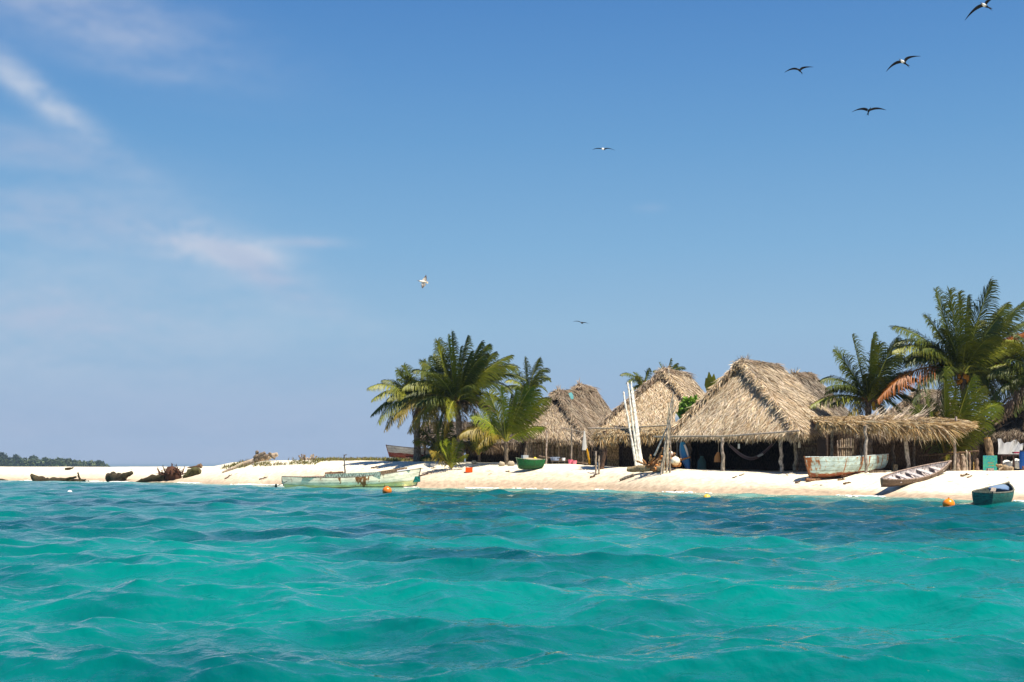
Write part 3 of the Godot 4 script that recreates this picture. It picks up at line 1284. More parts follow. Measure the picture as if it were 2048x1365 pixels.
func leaf_clump_mesh(mat: Material) -> ArrayMesh:
	var mb := MB.new()
	for i in 6:
		var d := Vector3(rng.randfn(), rng.randfn(), rng.randfn()).normalized()
		var s := d.cross(Vector3(rng.randfn(), rng.randfn(), rng.randfn())).normalized()
		mb.blade([d * 0.1, d * 0.6, d], [0.35, 0.5, 0.08], s, Color.WHITE, Color.WHITE)
	var arr := []
	arr.resize(Mesh.ARRAY_MAX)
	arr[Mesh.ARRAY_VERTEX] = mb.v
	arr[Mesh.ARRAY_NORMAL] = mb.n
	arr[Mesh.ARRAY_COLOR] = mb.c
	arr[Mesh.ARRAY_INDEX] = mb.ix
	var am := ArrayMesh.new()
	am.add_surface_from_arrays(Mesh.PRIMITIVE_TRIANGLES, arr)
	am.surface_set_material(0, mat)
	return am


func clump_crown(st: Strands, c: Vector3, r: Vector3, count: int, size: float, col: Color) -> void:
	for i in count:
		var d := Vector3(rng.randfn(), rng.randfn(), rng.randfn()).normalized() * pow(rng.randf(), 0.33)
		var lump := 1.0 + 0.45 * soft.get_noise_3dv(d * 120.0 + c)
		var b := Basis(Vector3(rng.randfn(), rng.randfn(), rng.randfn()).normalized(), rng.randf() * TAU).scaled(Vector3.ONE * size * rng.randf_range(0.6, 1.3))
		st.xf.append(Transform3D(b, c + d * r * lump))
		st.col.append(vary(col, 0.3))


func build_far_island() -> void:
	var mesh := leaf_clump_mesh(M.leaf)
	var d := 1150.0
	var s := d / F
	# low beach of the island
	var mb := MB.new()
	mb.blob(Vector3((-60.0 - 1024.0) * s, -1.0, -d - 8.0), Vector3(140.0, 2.0, 16.0), Color(0.55, 0.5, 0.4), Color(0.55, 0.5, 0.4), soft, 0.06, 24)
	structure(part("island", mb, M.sand), "low far island below the line of trees", "island")
	# hazy trees that stand out, [px, top, half width px, colour]
	var trees := [
		[4.0, 907.0, 13.0, "tallest dark tree of the far wood, at its open end by the picture edge", Color(0.07, 0.10, 0.075)],
		[33.0, 911.0, 11.0, "second tall dark tree of the far wood, with a pointed crown", Color(0.075, 0.105, 0.08)],
		[66.0, 914.0, 10.0, "rounded grey green tree in the middle of the far wood", Color(0.08, 0.115, 0.075)],
		[92.0, 917.0, 11.0, "broad low tree of the far wood beside the rounded grey green one", Color(0.075, 0.11, 0.06)],
		[118.0, 918.0, 6.0, "thin tree of the far wood with a small twin top", Color(0.08, 0.115, 0.065)],
		[137.0, 919.0, 6.0, "thin sparse tree rising just above the low scrub of the far wood", Color(0.08, 0.115, 0.065)],
		[198.0, 923.0, 9.0, "last small dark tree where the far wood ends over the sand", Color(0.06, 0.10, 0.055)],
	]
	for t in trees:
		var x: float = (t[0] - 1024.0) * s
		var top: float = EYE + (HORIZON - t[1]) * s
		var o := thing("far_tree", t[3], "tree", Vector3(x, 0.3, -d), "trees of the far island")
		var tb := MB.new()
		tb.tube([Vector3(x, 0.3, -d), Vector3(x + 0.3, top * 0.5, -d), Vector3(x + 0.1, top * 0.85, -d)], [0.4, 0.3, 0.12], Color(0.13, 0.11, 0.09), 6)
		part("trunk", tb, M.wood, o)
		var st := Strands.new()
		clump_crown(st, Vector3(x, top * 0.6, -d), Vector3(t[2] * s * 0.9, top * 0.38, 4.0), 170, 1.75, t[4])
		clump_crown(st, Vector3(x - t[2] * s * 0.2, top * 0.8, -d), Vector3(t[2] * s * 0.5, top * 0.24, 3.0), 90, 1.3, t[4])
		commit_strands("crown", st, o, mesh)
	var sb := Strands.new()
	for i in 2600:
		var px := rng.randf_range(-160.0, 213.0)
		var top := lerpf(20.0, 11.0, clampf(px / 200.0, 0.0, 1.0)) * clampf((214.0 - px) / 20.0, 0.15, 1.0) * (0.8 + 0.5 * soft.get_noise_1d(px * 9.0))
		var p := Vector3((px - 1024.0) * s, EYE + (HORIZON - 934.0 + rng.randf() * top) * s, -d + rng.randf_range(-4.0, 5.0))
		sb.xf.append(Transform3D(Basis(Vector3(rng.randfn(), rng.randfn(), rng.randfn()).normalized(), rng.randf() * TAU).scaled(Vector3.ONE * rng.randf_range(1.2, 2.5)), p))
		sb.col.append(vary(Color(0.13, 0.16, 0.06) if soft.get_noise_1d(px * 15.0 + 50.0) > 0.0 else Color(0.08, 0.115, 0.055), 0.3))
	var o2 := commit_strands("far_scrub", sb, self, mesh)
	tag(o2, "low green scrub at the foot of the far trees", "scrub")


func build_dune_grass() -> void:
	var st := Strands.new()
	for i in 16000:
		var px := rng.randf_range(430.0, 900.0)
		var d := rng.randf_range(89.0, 104.0)
		var x := (px - 1024.0) * d / F
		var s := inland(x, d)
		if s < 5.0:
			continue
		var k := soft.get_noise_2d(x * 14.0, d * 9.0) + 0.35 * soft.get_noise_2d(x * 50.0, d * 40.0)
		if k < (-0.03 if px < 800.0 else 0.15):
			continue
		var p := Vector3(x, land(x, d) - 0.03, -d)
		st.put(p, Vector3(rng.randfn(0.25, 0.45), 1.0, rng.randfn(0, 0.4)), Vector3(rng.randfn(), 0.2, rng.randfn()).normalized(), rng.randf_range(0.14, 0.38), rng.randf_range(0.025, 0.06), vary(Color(0.17, 0.145, 0.055) if rng.randf() < 0.6 else Color(0.105, 0.115, 0.035), 0.35))
	var o := commit_strands("dune_grass", st, self)
	tag(o, "sparse olive grass along the top of the dune", "grass")


# ------------------------------------------------------------------ huts
func pole(a: Vector3, b: Vector3, r: float, col: Color, parent: Node, called := "pole") -> void:
	part(called, crooked(a, b, r, r * 0.75, col, r * 0.5), M.wood, parent)


func build_huts() -> void:
	# hut with the two steep roofs, beside the young palms
	var h := thing("thatched_hut", "small thatched hut with upright stick wall and blue rag on its ridge", "hut", foot(1105, 86))
	thatched_roof(h, at(1116, 786, 88.5), at(1150, 784, 92), at(1036, 868, 84.5), at(1176, 881, 84.0), at(1214, 866, 90), at(1085, 868, 95), AGED + [FRESH[0], FRESH[3]], AGED, AGED, 170.0, 0.55)
	stick_wall(h, foot(1056, 85.5), foot(1178, 85.2), 1.75, Color(0.36, 0.28, 0.19), 0.085)
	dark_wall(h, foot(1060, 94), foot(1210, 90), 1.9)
	for q in [[1060, 872, 85.0], [1117, 872, 84.7], [1166, 872, 84.5]]:
		post(h, q[0], q[1], q[2], 0.05)
	var rag := MB.new()
	rag.blade([at(1140, 786, 88.2), at(1143, 792, 88.1), at(1145, 799, 88.0)], [0.22, 0.26, 0.16], Vector3.RIGHT, Color(0.12, 0.32, 0.35), Color(0.1, 0.28, 0.3))
	tag(part("rag", rag, M.plain), "pale blue rag caught on the ridge of the small thatched hut", "rag")

	h = thing("thatched_hut", "grey thatched roof rising right behind the small hut, with a dark gable end", "hut", foot(1160, 96))
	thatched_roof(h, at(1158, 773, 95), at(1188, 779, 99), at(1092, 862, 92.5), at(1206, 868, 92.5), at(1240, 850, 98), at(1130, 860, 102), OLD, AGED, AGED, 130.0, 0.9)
	dark_wall(h, foot(1105, 94), foot(1200, 94), 2.0)

	# middle hut
	h = thing("thatched_hut", "tall thatched hut behind the white leaning poles, with a shaggy porch fringe", "hut", foot(1300, 81))
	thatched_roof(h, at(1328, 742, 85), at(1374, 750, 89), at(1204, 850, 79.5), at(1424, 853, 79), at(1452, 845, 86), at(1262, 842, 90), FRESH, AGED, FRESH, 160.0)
	var st := Strands.new()
	var tl := at(1202, 855, 78.5)
	var tr := at(1350, 853, 78.2)
	var bl := at(1197, 874, 77.4)
	var br := at(1345, 864, 77.2)
	var mb := MB.new()
	slab(mb, tl, tr, br, bl, 0.12, FROND[2] * 0.7)
	part("porch_roof", mb, M.matte, h)
	thatch_face(st, tl, tr, br, bl, FROND, 170.0, 0.8)
	thatch_edge(st, bl, br, Vector3(0, -0.9, 0.25), Vector3(0, 0, 1), FROND, 130.0, 0.62, 0.3)
	thatch_edge(st, tl, bl, Vector3(-0.5, -0.8, 0.1), Vector3(-1, 0, 0), FROND, 120.0, 0.75, 0.3)
	commit_strands("porch_thatch", st, h)
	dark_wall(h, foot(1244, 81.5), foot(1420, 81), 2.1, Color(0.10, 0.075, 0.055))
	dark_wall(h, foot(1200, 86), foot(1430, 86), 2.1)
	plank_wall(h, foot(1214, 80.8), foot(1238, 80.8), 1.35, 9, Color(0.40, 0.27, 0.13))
	stick_wall(h, foot(1184, 81.0), foot(1212, 81.0), 1.2, Color(0.20, 0.15, 0.11), 0.14)
	post(h, 1205, 862, 77.5, 0.14, Color(0.17, 0.105, 0.075), 6.0)
	post(h, 1282, 853, 77.4, 0.075, GREYWOOD, -2.0)
	post(h, 1337, 850, 77.6, 0.07, GREYWOOD)
	pole(at(1176, 857, 77.3), at(1262, 857, 77.1), 0.05, GREYWOOD, h, "eave_pole")
	pole(at(1262, 855, 77.2), at(1360, 850, 77.2), 0.05, GREYWOOD, h, "eave_pole")
	pole(at(1337, 738, 84.2), at(1339, 765, 83.8), 0.035, PALEWOOD, h, "ridge_stick")

	# big open hut
	h = thing("thatched_hut", "largest thatched hut, open in front with a dark interior", "hut", foot(1480, 71))
	thatched_roof(h, at(1486, 724, 74.5), at(1558, 734, 78), at(1342, 868, 72.6), at(1602, 864, 66.8), at(1672, 842, 75.5), at(1405, 858, 81), FRESH, FRESH, FRESH + [AGED[1], AGED[3]], 175.0)
	post(h, 1448, 874, 69.6, 0.1, GREYWOOD, -4.0)
	post(h, 1564, 868, 67.8, 0.1, GREYWOOD, -2.0)
	post(h, 1591, 870, 68.6, 0.1, POSTWOOD, 0.0)
	post(h, 1380, 872, 72.6, 0.1, Color(0.2, 0.155, 0.12), 0.0)
	post(h, 1355, 872, 75.0, 0.06, POSTWOOD, 0.0)
	pole(at(1308, 874, 72.5), at(1440, 873, 69.3), 0.06, GREYWOOD, h, "eave_pole")
	pole(at(1436, 874, 69.4), at(1600, 862, 66.2), 0.06, GREYWOOD, h, "eave_pole")
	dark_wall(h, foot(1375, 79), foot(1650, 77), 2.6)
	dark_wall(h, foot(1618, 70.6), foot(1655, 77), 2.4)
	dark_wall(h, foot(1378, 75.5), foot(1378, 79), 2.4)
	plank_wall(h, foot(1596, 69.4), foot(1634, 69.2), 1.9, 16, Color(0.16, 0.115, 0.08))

	# roof behind it
	h = thing("thatched_hut", "grey brown thatched roof peeping over the shoulder of the largest hut", "hut", foot(1610, 82))
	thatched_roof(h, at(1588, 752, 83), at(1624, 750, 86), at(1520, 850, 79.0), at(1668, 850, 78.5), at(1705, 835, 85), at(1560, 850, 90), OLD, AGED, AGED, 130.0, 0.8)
	dark_wall(h, foot(1590, 81), foot(1720, 81), 2.2)
	stick_wall(h, foot(1676, 79), foot(1706, 79), 1.9, Color(0.42, 0.33, 0.26), 0.12)

	# hut behind the flat shelter
	h = thing("thatched_hut", "thatched hut half hidden by palms behind the flat palm leaf shelter", "hut", foot(1830, 79))
	thatched_roof(h, at(1838, 786, 82.5), at(1880, 784, 86), at(1725, 868, 77), at(1925, 868, 77), at(1960, 850, 84), at(1770, 850, 88), AGED, AGED, AGED, 130.0)
	dark_wall(h, foot(1715, 78.5), foot(1960, 78.5), 2.0)
	dark_wall(h, foot(1640, 88), foot(1960, 86), 2.9)

	# dark roof at the picture's edge
	h = thing("thatched_hut", "dark sagging thatched roof under the palms at the edge of the village", "hut", foot(2050, 71))
	thatched_roof(h, at(2046, 790, 73), at(2095, 790, 77), at(1950, 868, 69.5), at(2130, 872, 68.5), at(2160, 860, 77), at(2000, 850, 79), OLD, OLD, OLD, 120.0)
	dark_wall(h, foot(1960, 74), foot(2140, 74), 2.4)
	dark_wall(h, foot(1962, 77), foot(2160, 77), 2.4)
	for q in [[1958, 862, 2040, 806], [1968, 868, 2030, 842], [1990, 850, 2048, 812], [1975, 835, 2020, 795]]:
		pole(at(q[0], q[1], 69.0), at(q[2], q[3], 70.6), 0.06, Color(0.17, 0.12, 0.09), h, "roof_pole")
	post(h, 2012, 866, 69.3, 0.08, Color(0.12, 0.085, 0.06))

	# low shelter under the left palms
	h = thing("palm_leaf_shelter", "low dark palm leaf shelter on thin posts behind the left palms", "shelter", foot(880, 95))
	mb = MB.new()
	st = Strands.new()
	tl = at(850, 846, 99)
	tr = at(1010, 846, 98)
	br = at(1000, 872, 92)
	bl = at(838, 876, 93)
	slab(mb, tl, tr, br, bl, 0.14, OLD[2])
	part("roof", mb, M.matte, h)
	thatch_face(st, tl, tr, br, bl, OLD, 100.0, 0.9)
	thatch_edge(st, bl, br, Vector3(0, -1, 0.1), Vector3(0, 0, 1), OLD, 110.0, 0.7, 0.25)
	thatch_edge(st, tl, bl, Vector3(-0.2, -1, 0), Vector3(-1, 0, 0), OLD, 90.0, 0.6, 0.25)
	commit_strands("thatch", st, h)
	for px in [831.0, 849.0, 867.0]:
		post(h, px, 866, 94.0, 0.075, Color(0.09, 0.08, 0.075))
	post(h, 938, 866, 94.0, 0.075, Color(0.09, 0.08, 0.075))

	# low plank house behind the young palm
	h = thing("plank_house", "low dark plank house with leaf eaves behind the young palm", "house", foot(970, 90))
	mb = MB.new()
	st = Strands.new()
	tl = at(930, 848, 94)
	tr = at(1050, 848, 94)
	br = at(1052, 886, 88.5)
	bl = at(916, 888, 89)
	slab(mb, tl, tr, br, bl, 0.14, OLD[2])
	part("roof", mb, M.matte, h)
	thatch_face(st, tl, tr, br, bl, OLD + [AGED[0], AGED[3]], 120.0, 0.8)
	thatch_edge(st, bl, br, Vector3(0, -1, 0.2), Vector3(0, 0, 1), OLD + [AGED[0], AGED[1]], 130.0, 0.65, 0.3)
	commit_strands("thatch", st, h)
	dark_wall(h, foot(932, 90.2), foot(1048, 90.2), 1.9)
	plank_wall(h, foot(932, 90), foot(1048, 90), 1.5, 6, Color(0.10, 0.078, 0.06))
	plank_wall(h, foot(944, 93.2) + Vector3(0, 2.0, 0), foot(968, 93.2) + Vector3(0, 2.0, 0), 0.7, 3, Color(0.45, 0.36, 0.27))

	# flat shelter
	h = thing("palm_leaf_shelter", "flat palm leaf shelter on crooked posts above the rust stained boat", "shelter", foot(1780, 67))
	mb = MB.new()
	st = Strands.new()
	var row := [[1634, 846, 66.6, 838, 70.5], [1700, 847, 66.4, 837, 70.4], [1760, 848, 66.0, 834, 70.2], [1830, 852, 65.6, 834, 70.0], [1890, 850, 65.4, 838, 69.6], [1938, 851, 65.6, 845, 68.8]]
	for i in row.size() - 1:
		var a := at(row[i][0], row[i][1], row[i][2])
		var b := at(row[i + 1][0], row[i + 1][1], row[i + 1][2])
		var c := at(row[i + 1][0] - 10, row[i + 1][3], row[i + 1][4])
		var e := at(row[i][0] - 10, row[i][3], row[i][4])
		slab(mb, e, c, b, a, 0.15, FROND[2] * 0.7)
		thatch_face(st, e, c, b, a, FROND, 150.0, 0.6)
		var fringe: float = [0.45, 0.55, 0.72, 0.9, 0.4][i]
		var tilt: float = [0.1, 0.15, 0.35, 0.5, 0.6][i]
		thatch_edge(st, a, b, Vector3(tilt, -0.85, 0.35), Vector3(0, 0, 1), FROND, 150.0, fringe, 0.28, 0.1)
		thatch_edge(st, a + Vector3(0, 0.06, 0), b + Vector3(0, 0.06, 0), Vector3(tilt + 0.2, -0.25, 0.8), Vector3(0, 0, 1), FROND, 60.0, 0.7, 0.3, 0.06)
	part("roof", mb, M.matte, h)
	thatch_edge(st, at(1730, 838, 67), at(1845, 838, 67), Vector3(0.7, 0.65, 0.2), Vector3(0, 0, 1), [PALEWOOD, Color(0.5, 0.4, 0.3)], 16.0, 0.75, 0.35, 0.08)
	thatch_edge(st, at(1938, 850, 66.5), at(1932, 848, 69), Vector3(1, -0.1, 0), Vector3(1, 0, 0), FROND, 60.0, 0.5, 0.3, 0.08)
	commit_strands("thatch", st, h)
	post(h, 1661, 850, 68.5, 0.09, GREYWOOD, 4.0)
	post(h, 1733, 852, 64.9, 0.085, GREYWOOD, -1.0)
	post(h, 1724, 852, 69.5, 0.08, POSTWOOD, 0.0)
	post(h, 1788, 852, 69.2, 0.1, Color(0.24, 0.185, 0.145), -1.0)
	post(h, 1818, 850, 66.4, 0.1, Color(0.50, 0.42, 0.35), -7.0)
	post(h, 1828, 852, 69.0, 0.08, Color(0.24, 0.19, 0.15), 0.0)
	post(h, 1908, 834, 66.6, 0.075, Color(0.50, 0.42, 0.35), 4.0)


# ------------------------------------------------------------------ palms
func build_palms() -> void:
	var g := foot(836, 88)
	palm("palm_tree", "left palm leaning over the bow of the red and white boat", g, at(838, 806, 88), 0.24, 0.17, [
		[-42, 64, 0.12, 0.4, 0], [8, 82, 0.05, -0.3, 1], [-20, 50, 0.1, 0.6, 1], [-97, 30, 0.26, 0.5, 1], [-95, -22, 0.3, -0.4, 0], [-66, -55, 0.42, 0.6, 2], [-40, -50, 0.5, 0.9, 2], [-10, -62, 0.5, 0.9, 4], [50, 12, 0.25, 0.6, 1], [45, -45, 0.4, 0.5, 4],
		[40, 45, 0.15, -0.6, 0], [-60, 5, 0.3, 1.0, 1], [20, -60, 0.5, 0.6, 0], [62, -30, 0.4, 1.0, 2], [34, -62, 0.5, 1.2, 2], [76, -6, 0.35, 0.8, 0], [-78, -40, 0.4, 0.9, 1], [-70, 44, 0.2, 0.3, 0], [-90, 6, 0.32, 0.7, 1], [-30, 74, 0.1, 0.2, 0]], -0.1, 0, 10, 2.5)

	palm("palm_tree", "tallest palm of the left clump, with orange coconuts under its crown", foot(919, 86), at(912, 806, 86), 0.25, 0.18, [
		[-8, 138, 0.05, 0.5, 0], [-14, 128, 0.0, 0.9, 1], [22, 132, 0.05, -0.5, 0], [50, 118, 0.08, 0.4, 0], [-34, 108, 0.02, 0.8, 1], [10, 105, 0.05, 1.2, 0], [-66, 80, 0.16, 0.5, 0], [-102, 30, 0.34, 0.8, 1], [108, 92, 0.12, 0.6, 1], [136, 48, 0.3, 0.0, 0], [92, 66, 0.2, -1.0, 0],
		[-122, -30, 0.36, 0.6, 2], [-66, -50, 0.42, 1.0, 2], [78, -18, 0.32, 0.8, 4], [50, -42, 0.42, 1.2, 4], [-40, -60, 0.5, -1.0, 0], [104, -5, 0.3, -1.0, 0], [30, 96, 0.1, 1.0, 0], [-48, 95, 0.1, -1.0, 0], [76, 100, 0.1, -0.5, 0], [-22, -70, 0.5, 1.2, 2], [-92, -58, 0.42, 0.9, 2], [20, -62, 0.5, 1.2, 4], [88, -50, 0.42, 0.8, 0], [-60, -20, 0.4, 1.2, 1], [64, 112, 0.14, 0.5, 1], [-80, 62, 0.25, 0.9, 0], [120, 70, 0.28, 0.5, 1], [-112, 0, 0.36, 0.3, 0], [112, 20, 0.36, 0.7, 0], [-36, 124, 0.05, 0.0, 0]], 0.12, 9, 16, 3.7)

	palm("palm_tree", "palm further back, its crown showing between the left clump and the small hut", foot(1052, 103), at(1056, 786, 103), 0.2, 0.15, [
		[-6, 68, 0.04, 0.4, 0], [22, 66, 0.15, 0.3, 1], [40, 44, 0.4, 0.3, 0], [38, 2, 0.5, 0.4, 0], [-44, 22, 0.3, 0.5, 1], [-30, 48, 0.15, 0.0, 0], [20, 20, 0.4, 0.8, 0], [-55, 5, 0.3, 0.5, 0], [45, 25, 0.5, -0.5, 0]], 0.0, 0, 6, 2.0)

	palm("young_palm", "young palm with bright green arching leaves left of the small hut", foot(1013, 83.5), at(1012, 884, 83.5), 0.14, 0.11, [
		[-10, 104, 0.02, 0.6, 5], [36, 108, 0.06, 0.4, 5], [58, 98, 0.16, 0.3, 5], [78, 84, 0.2, 0.6, 1], [-34, 98, 0.04, -0.4, 1], [-64, 50, 0.18, 0.5, 5], [-90, 14, 0.3, 0.8, 2], [72, 28, 0.14, 0.6, 5], [20, 100, 0.05, 0.9, 1], [48, 104, 0.12, 0.8, 5], [-55, -10, 0.45, 1.0, 2], [10, 90, 0.02, -0.3, 0], [60, 66, 0.2, -0.4, 0]], 0.0, 0, 0, 2.2, 1.25)

	palm("young_palm", "low dense young palm crowded between the two left trunks", foot(878, 87.5), foot(878, 87.5) + Vector3(0, 0.3, 0), 0.12, 0.09, [
		[-34, 54, 0.2, 0.4, 0], [-6, 70, 0.05, 0.3, 1], [22, 66, 0.12, 0.5, 0], [44, 44, 0.25, 0.4, 0], [-46, 30, 0.3, 0.6, 1], [50, 20, 0.35, 0.8, 2], [8, 60, 0.02, 0.8, 0]], 0.0, 0, 4, 1.8, 1.3)
	palm("young_palm", "dark low palm fronds between the young palm and the tallest left trunk", foot(958, 87), foot(958, 87) + Vector3(0, 0.5, 0), 0.12, 0.09, [
		[-36, 48, 0.25, 0.4, 0], [-10, 72, 0.05, 0.3, 0], [26, 66, 0.15, 0.5, 0], [42, 40, 0.3, 0.4, 0], [-48, 20, 0.35, 0.6, 2], [40, 10, 0.4, 0.8, 4]], 0.0, 0, 4, 1.7, 1.2)

	palm("palm_sapling", "knee high palm sapling growing from the sand beside the orange crate", foot(903, 82.5), foot(903, 82.5) + Vector3(0, 0.12, 0), 0.07, 0.05, [
		[-40, 34, 0.1, 0.3, 2], [-12, 54, 0.02, 0.2, 5], [2, 57, 0.02, 0.4, 1], [18, 52, 0.08, 0.2, 0], [30, 26, 0.15, 0.4, 1], [-22, 48, 0.04, 0.5, 5]], 0.0, 0, 0, 1.0, 1.3)

	palm("palm_tree", "palm whose dark fronds show over the left shoulder of the middle hut", foot(1300, 95), at(1288, 776, 95), 0.2, 0.15, [
		[-46, 26, 0.3, 0.4, 0], [-36, 8, 0.4, 0.8, 0], [-20, 30, 0.2, 0.2, 0], [10, 38, 0.1, 0.0, 0], [30, 20, 0.2, 0.0, 0], [-30, -12, 0.4, 0.5, 0]], 0.0, 0, 4, 1.5)
	palm("palm_tree", "palm just topping the peak of the middle hut", foot(1340, 98), at(1334, 762, 98), 0.2, 0.15, [
		[-16, 34, 0.1, 0.4, 0], [6, 42, 0.1, 0.4, 1], [34, 24, 0.35, 0.4, 0], [-28, 18, 0.3, 0.4, 0], [20, 34, 0.2, 0.0, 0]], 0.0, 0, 3, 1.4)

	palm("palm_tree", "mid height palm rising behind the flat palm leaf shelter, close by the largest hut", foot(1738, 73.5), at(1737, 806, 73.5), 0.22, 0.17, [
		[-68, 104, 0.08, 0.3, 0], [-36, 130, 0.03, 0.5, 0], [4, 134, 0.02, 0.6, 5], [-2, 120, 0.0, 0.9, 1], [28, 118, 0.05, -0.4, 0], [54, 126, 0.08, 0.3, 0], [64, 96, 0.15, -0.3, 0], [-98, 44, 0.26, 0.6, 0], [-120, -6, 0.2, 0.8, 1], [-50, -38, 0.35, 1.0, 2], [78, 60, 0.2, 0.5, 0], [92, 26, 0.3, 0.2, 0], [60, -22, 0.4, 0.8, 1],
		[-30, -46, 0.5, 0.8, 4], [30, -40, 0.5, 0.9, 4], [-85, 20, 0.3, 0.2, 0], [100, -14, 0.36, 0.7, 0]], 0.0, 5, 10, 2.9, 1.0, Color(0.42, 0.27, 0.03))

	palm("palm_tree", "tallest palm of the right side, with upright fronds and orange dead leaves", foot(1934, 72), at(1925, 752, 72), 0.27, 0.19, [
		[-58, 170, 0.02, 0.4, 0], [-32, 168, 0.0, 0.6, 1], [-10, 164, 0.0, 0.3, 1], [54, 188, 0.06, 0.3, 0], [18, 158, 0.03, -0.6, 0], [82, 140, 0.12, 0.5, 1], [128, 152, 0.1, 0.3, 0], [160, 120, 0.12, -0.4, 0], [140, 88, 0.14, 0.5, 3], [-140, 96, 0.16, 0.5, 0], [-144, 48, 0.28, 0.6, 1], [-128, 66, 0.3, -0.4, 0], [140, 34, 0.25, 0.6, 1],
		[-178, -50, 0.3, 0.8, 3], [-100, -22, 0.32, 0.9, 0], [130, -8, 0.32, 0.8, 0], [110, -50, 0.42, 0.8, 0], [70, -80, 0.5, 1.0, 4], [-60, -70, 0.5, 0.6, 4], [30, -90, 0.5, 1.0, 0], [150, -40, 0.4, 0.2, 0], [85, 50, 0.2, 0.8, 0], [100, 110, 0.1, -0.5, 0], [60, 110, 0.1, 0.8, 0], [-90, 50, 0.25, 1.0, 0], [-120, 20, 0.35, 0.6, 0], [-74, 118, 0.1, 0.2, 0], [100, 60, 0.25, 0.9, 1], [-110, -55, 0.42, 0.9, 0], [60, -50, 0.45, 1.2, 0], [120, -70, 0.45, 0.5, 4]], 0.15, 10, 16, 3.9)

	palm("palm_tree", "dark palm half outside the picture, its fronds drooping over the dark roof", foot(2090, 70), at(2096, 770, 70), 0.25, 0.18, [
		[-100, -10, 0.35, 0.5, 0], [-120, 20, 0.3, 0.2, 0], [-80, -60, 0.45, 0.8, 0], [-60, -90, 0.5, 0.9, 4], [-90, 50, 0.2, 0.4, 0], [-40, 120, 0.1, 0.3, 0], [-130, -50, 0.4, 0.0, 0], [40, 120, 0.1, 0, 0], [100, 40, 0.3, 0, 0], [-110, -80, 0.45, 0.6, 4]], 0.0, 4, 10, 3.4)

	palm("young_palm", "young palm with a bright ribbed leaf standing behind the flat shelter's last post", foot(1893, 69.5), foot(1893, 69.5) + Vector3(0, 0.35, 0), 0.14, 0.11, [
		[-10, 190, 0.0, 0.5, 5], [-4, 170, 0.0, 0.2, 1], [44, 172, 0.1, 0.6, 5], [62, 150, 0.2, 0.5, 1], [94, 118, 0.26, 0.5, 5], [-44, 130, 0.08, 0.4, 0], [-30, 96, 0.15, 0.8, 2], [56, 90, 0.2, 0.8, 1], [24, 150, 0.05, -0.4, 0], [-58, 110, 0.15, -0.3, 0], [84, 80, 0.3, 0.2, 0]], 0.0, 0, 0, 3.0, 1.1)

	# broad leaved bush between the roofs
	var b := thing("bush", "bright green leafy bush between the middle hut and the largest hut", "bush", foot(1385, 79))
	var st := Strands.new()
	var mesh := leaf_clump_mesh(M.leaf)
	clump_crown(st, at(1385, 824, 77.5), Vector3(0.85, 0.75, 0.8), 420, 0.22, Color(0.12, 0.24, 0.02))
	clump_crown(st, at(1380, 810, 77.3), Vector3(0.5, 0.4, 0.5), 160, 0.2, Color(0.16, 0.28, 0.03))
	clump_crown(st, at(1372, 838, 77.4), Vector3(0.5, 0.5, 0.5), 150, 0.2, Color(0.10, 0.2, 0.02))
	commit_strands("foliage", st, b, mesh)
	for q in [-0.2, 0.05, 0.25]:
		part("stem", crooked(foot(1385, 78) + Vector3(q, -0.1, 0), at(1385, 822, 77.5) + Vector3(q * 2, 0, 0), 0.06, 0.03, Color(0.15, 0.11, 0.07)), M.wood, b)

	# banana leaves behind the ridge line
	b = thing("banana_plant", "banana leaves standing up behind the saddle between the two big roofs", "plant", foot(1424, 92))
	for q in [[1418, 744, 0], [1428, 748, 1], [1437, 756, 1], [1412, 756, 0], [1444, 764, 0]]:
		var mb := MB.new()
		var p0 := at(1424, 800, 92)
		var p3 := at(q[0], q[1], 92)
		mb.blade([p0, p0.lerp(p3, 0.35), p0.lerp(p3, 0.7), p3], [0.12, 0.42, 0.5, 0.05], Vector3(1, 0, 0.5), TINT[5][0], TINT[1][1])
		part("leaf", mb, M.leaf, b)
	var tb := MB.new()
	tb.tube([foot(1424, 92), at(1424, 795, 92)], [0.16, 0.1], Color(0.2, 0.22, 0.08), 8)
	part("stem", tb, M.plain, b)


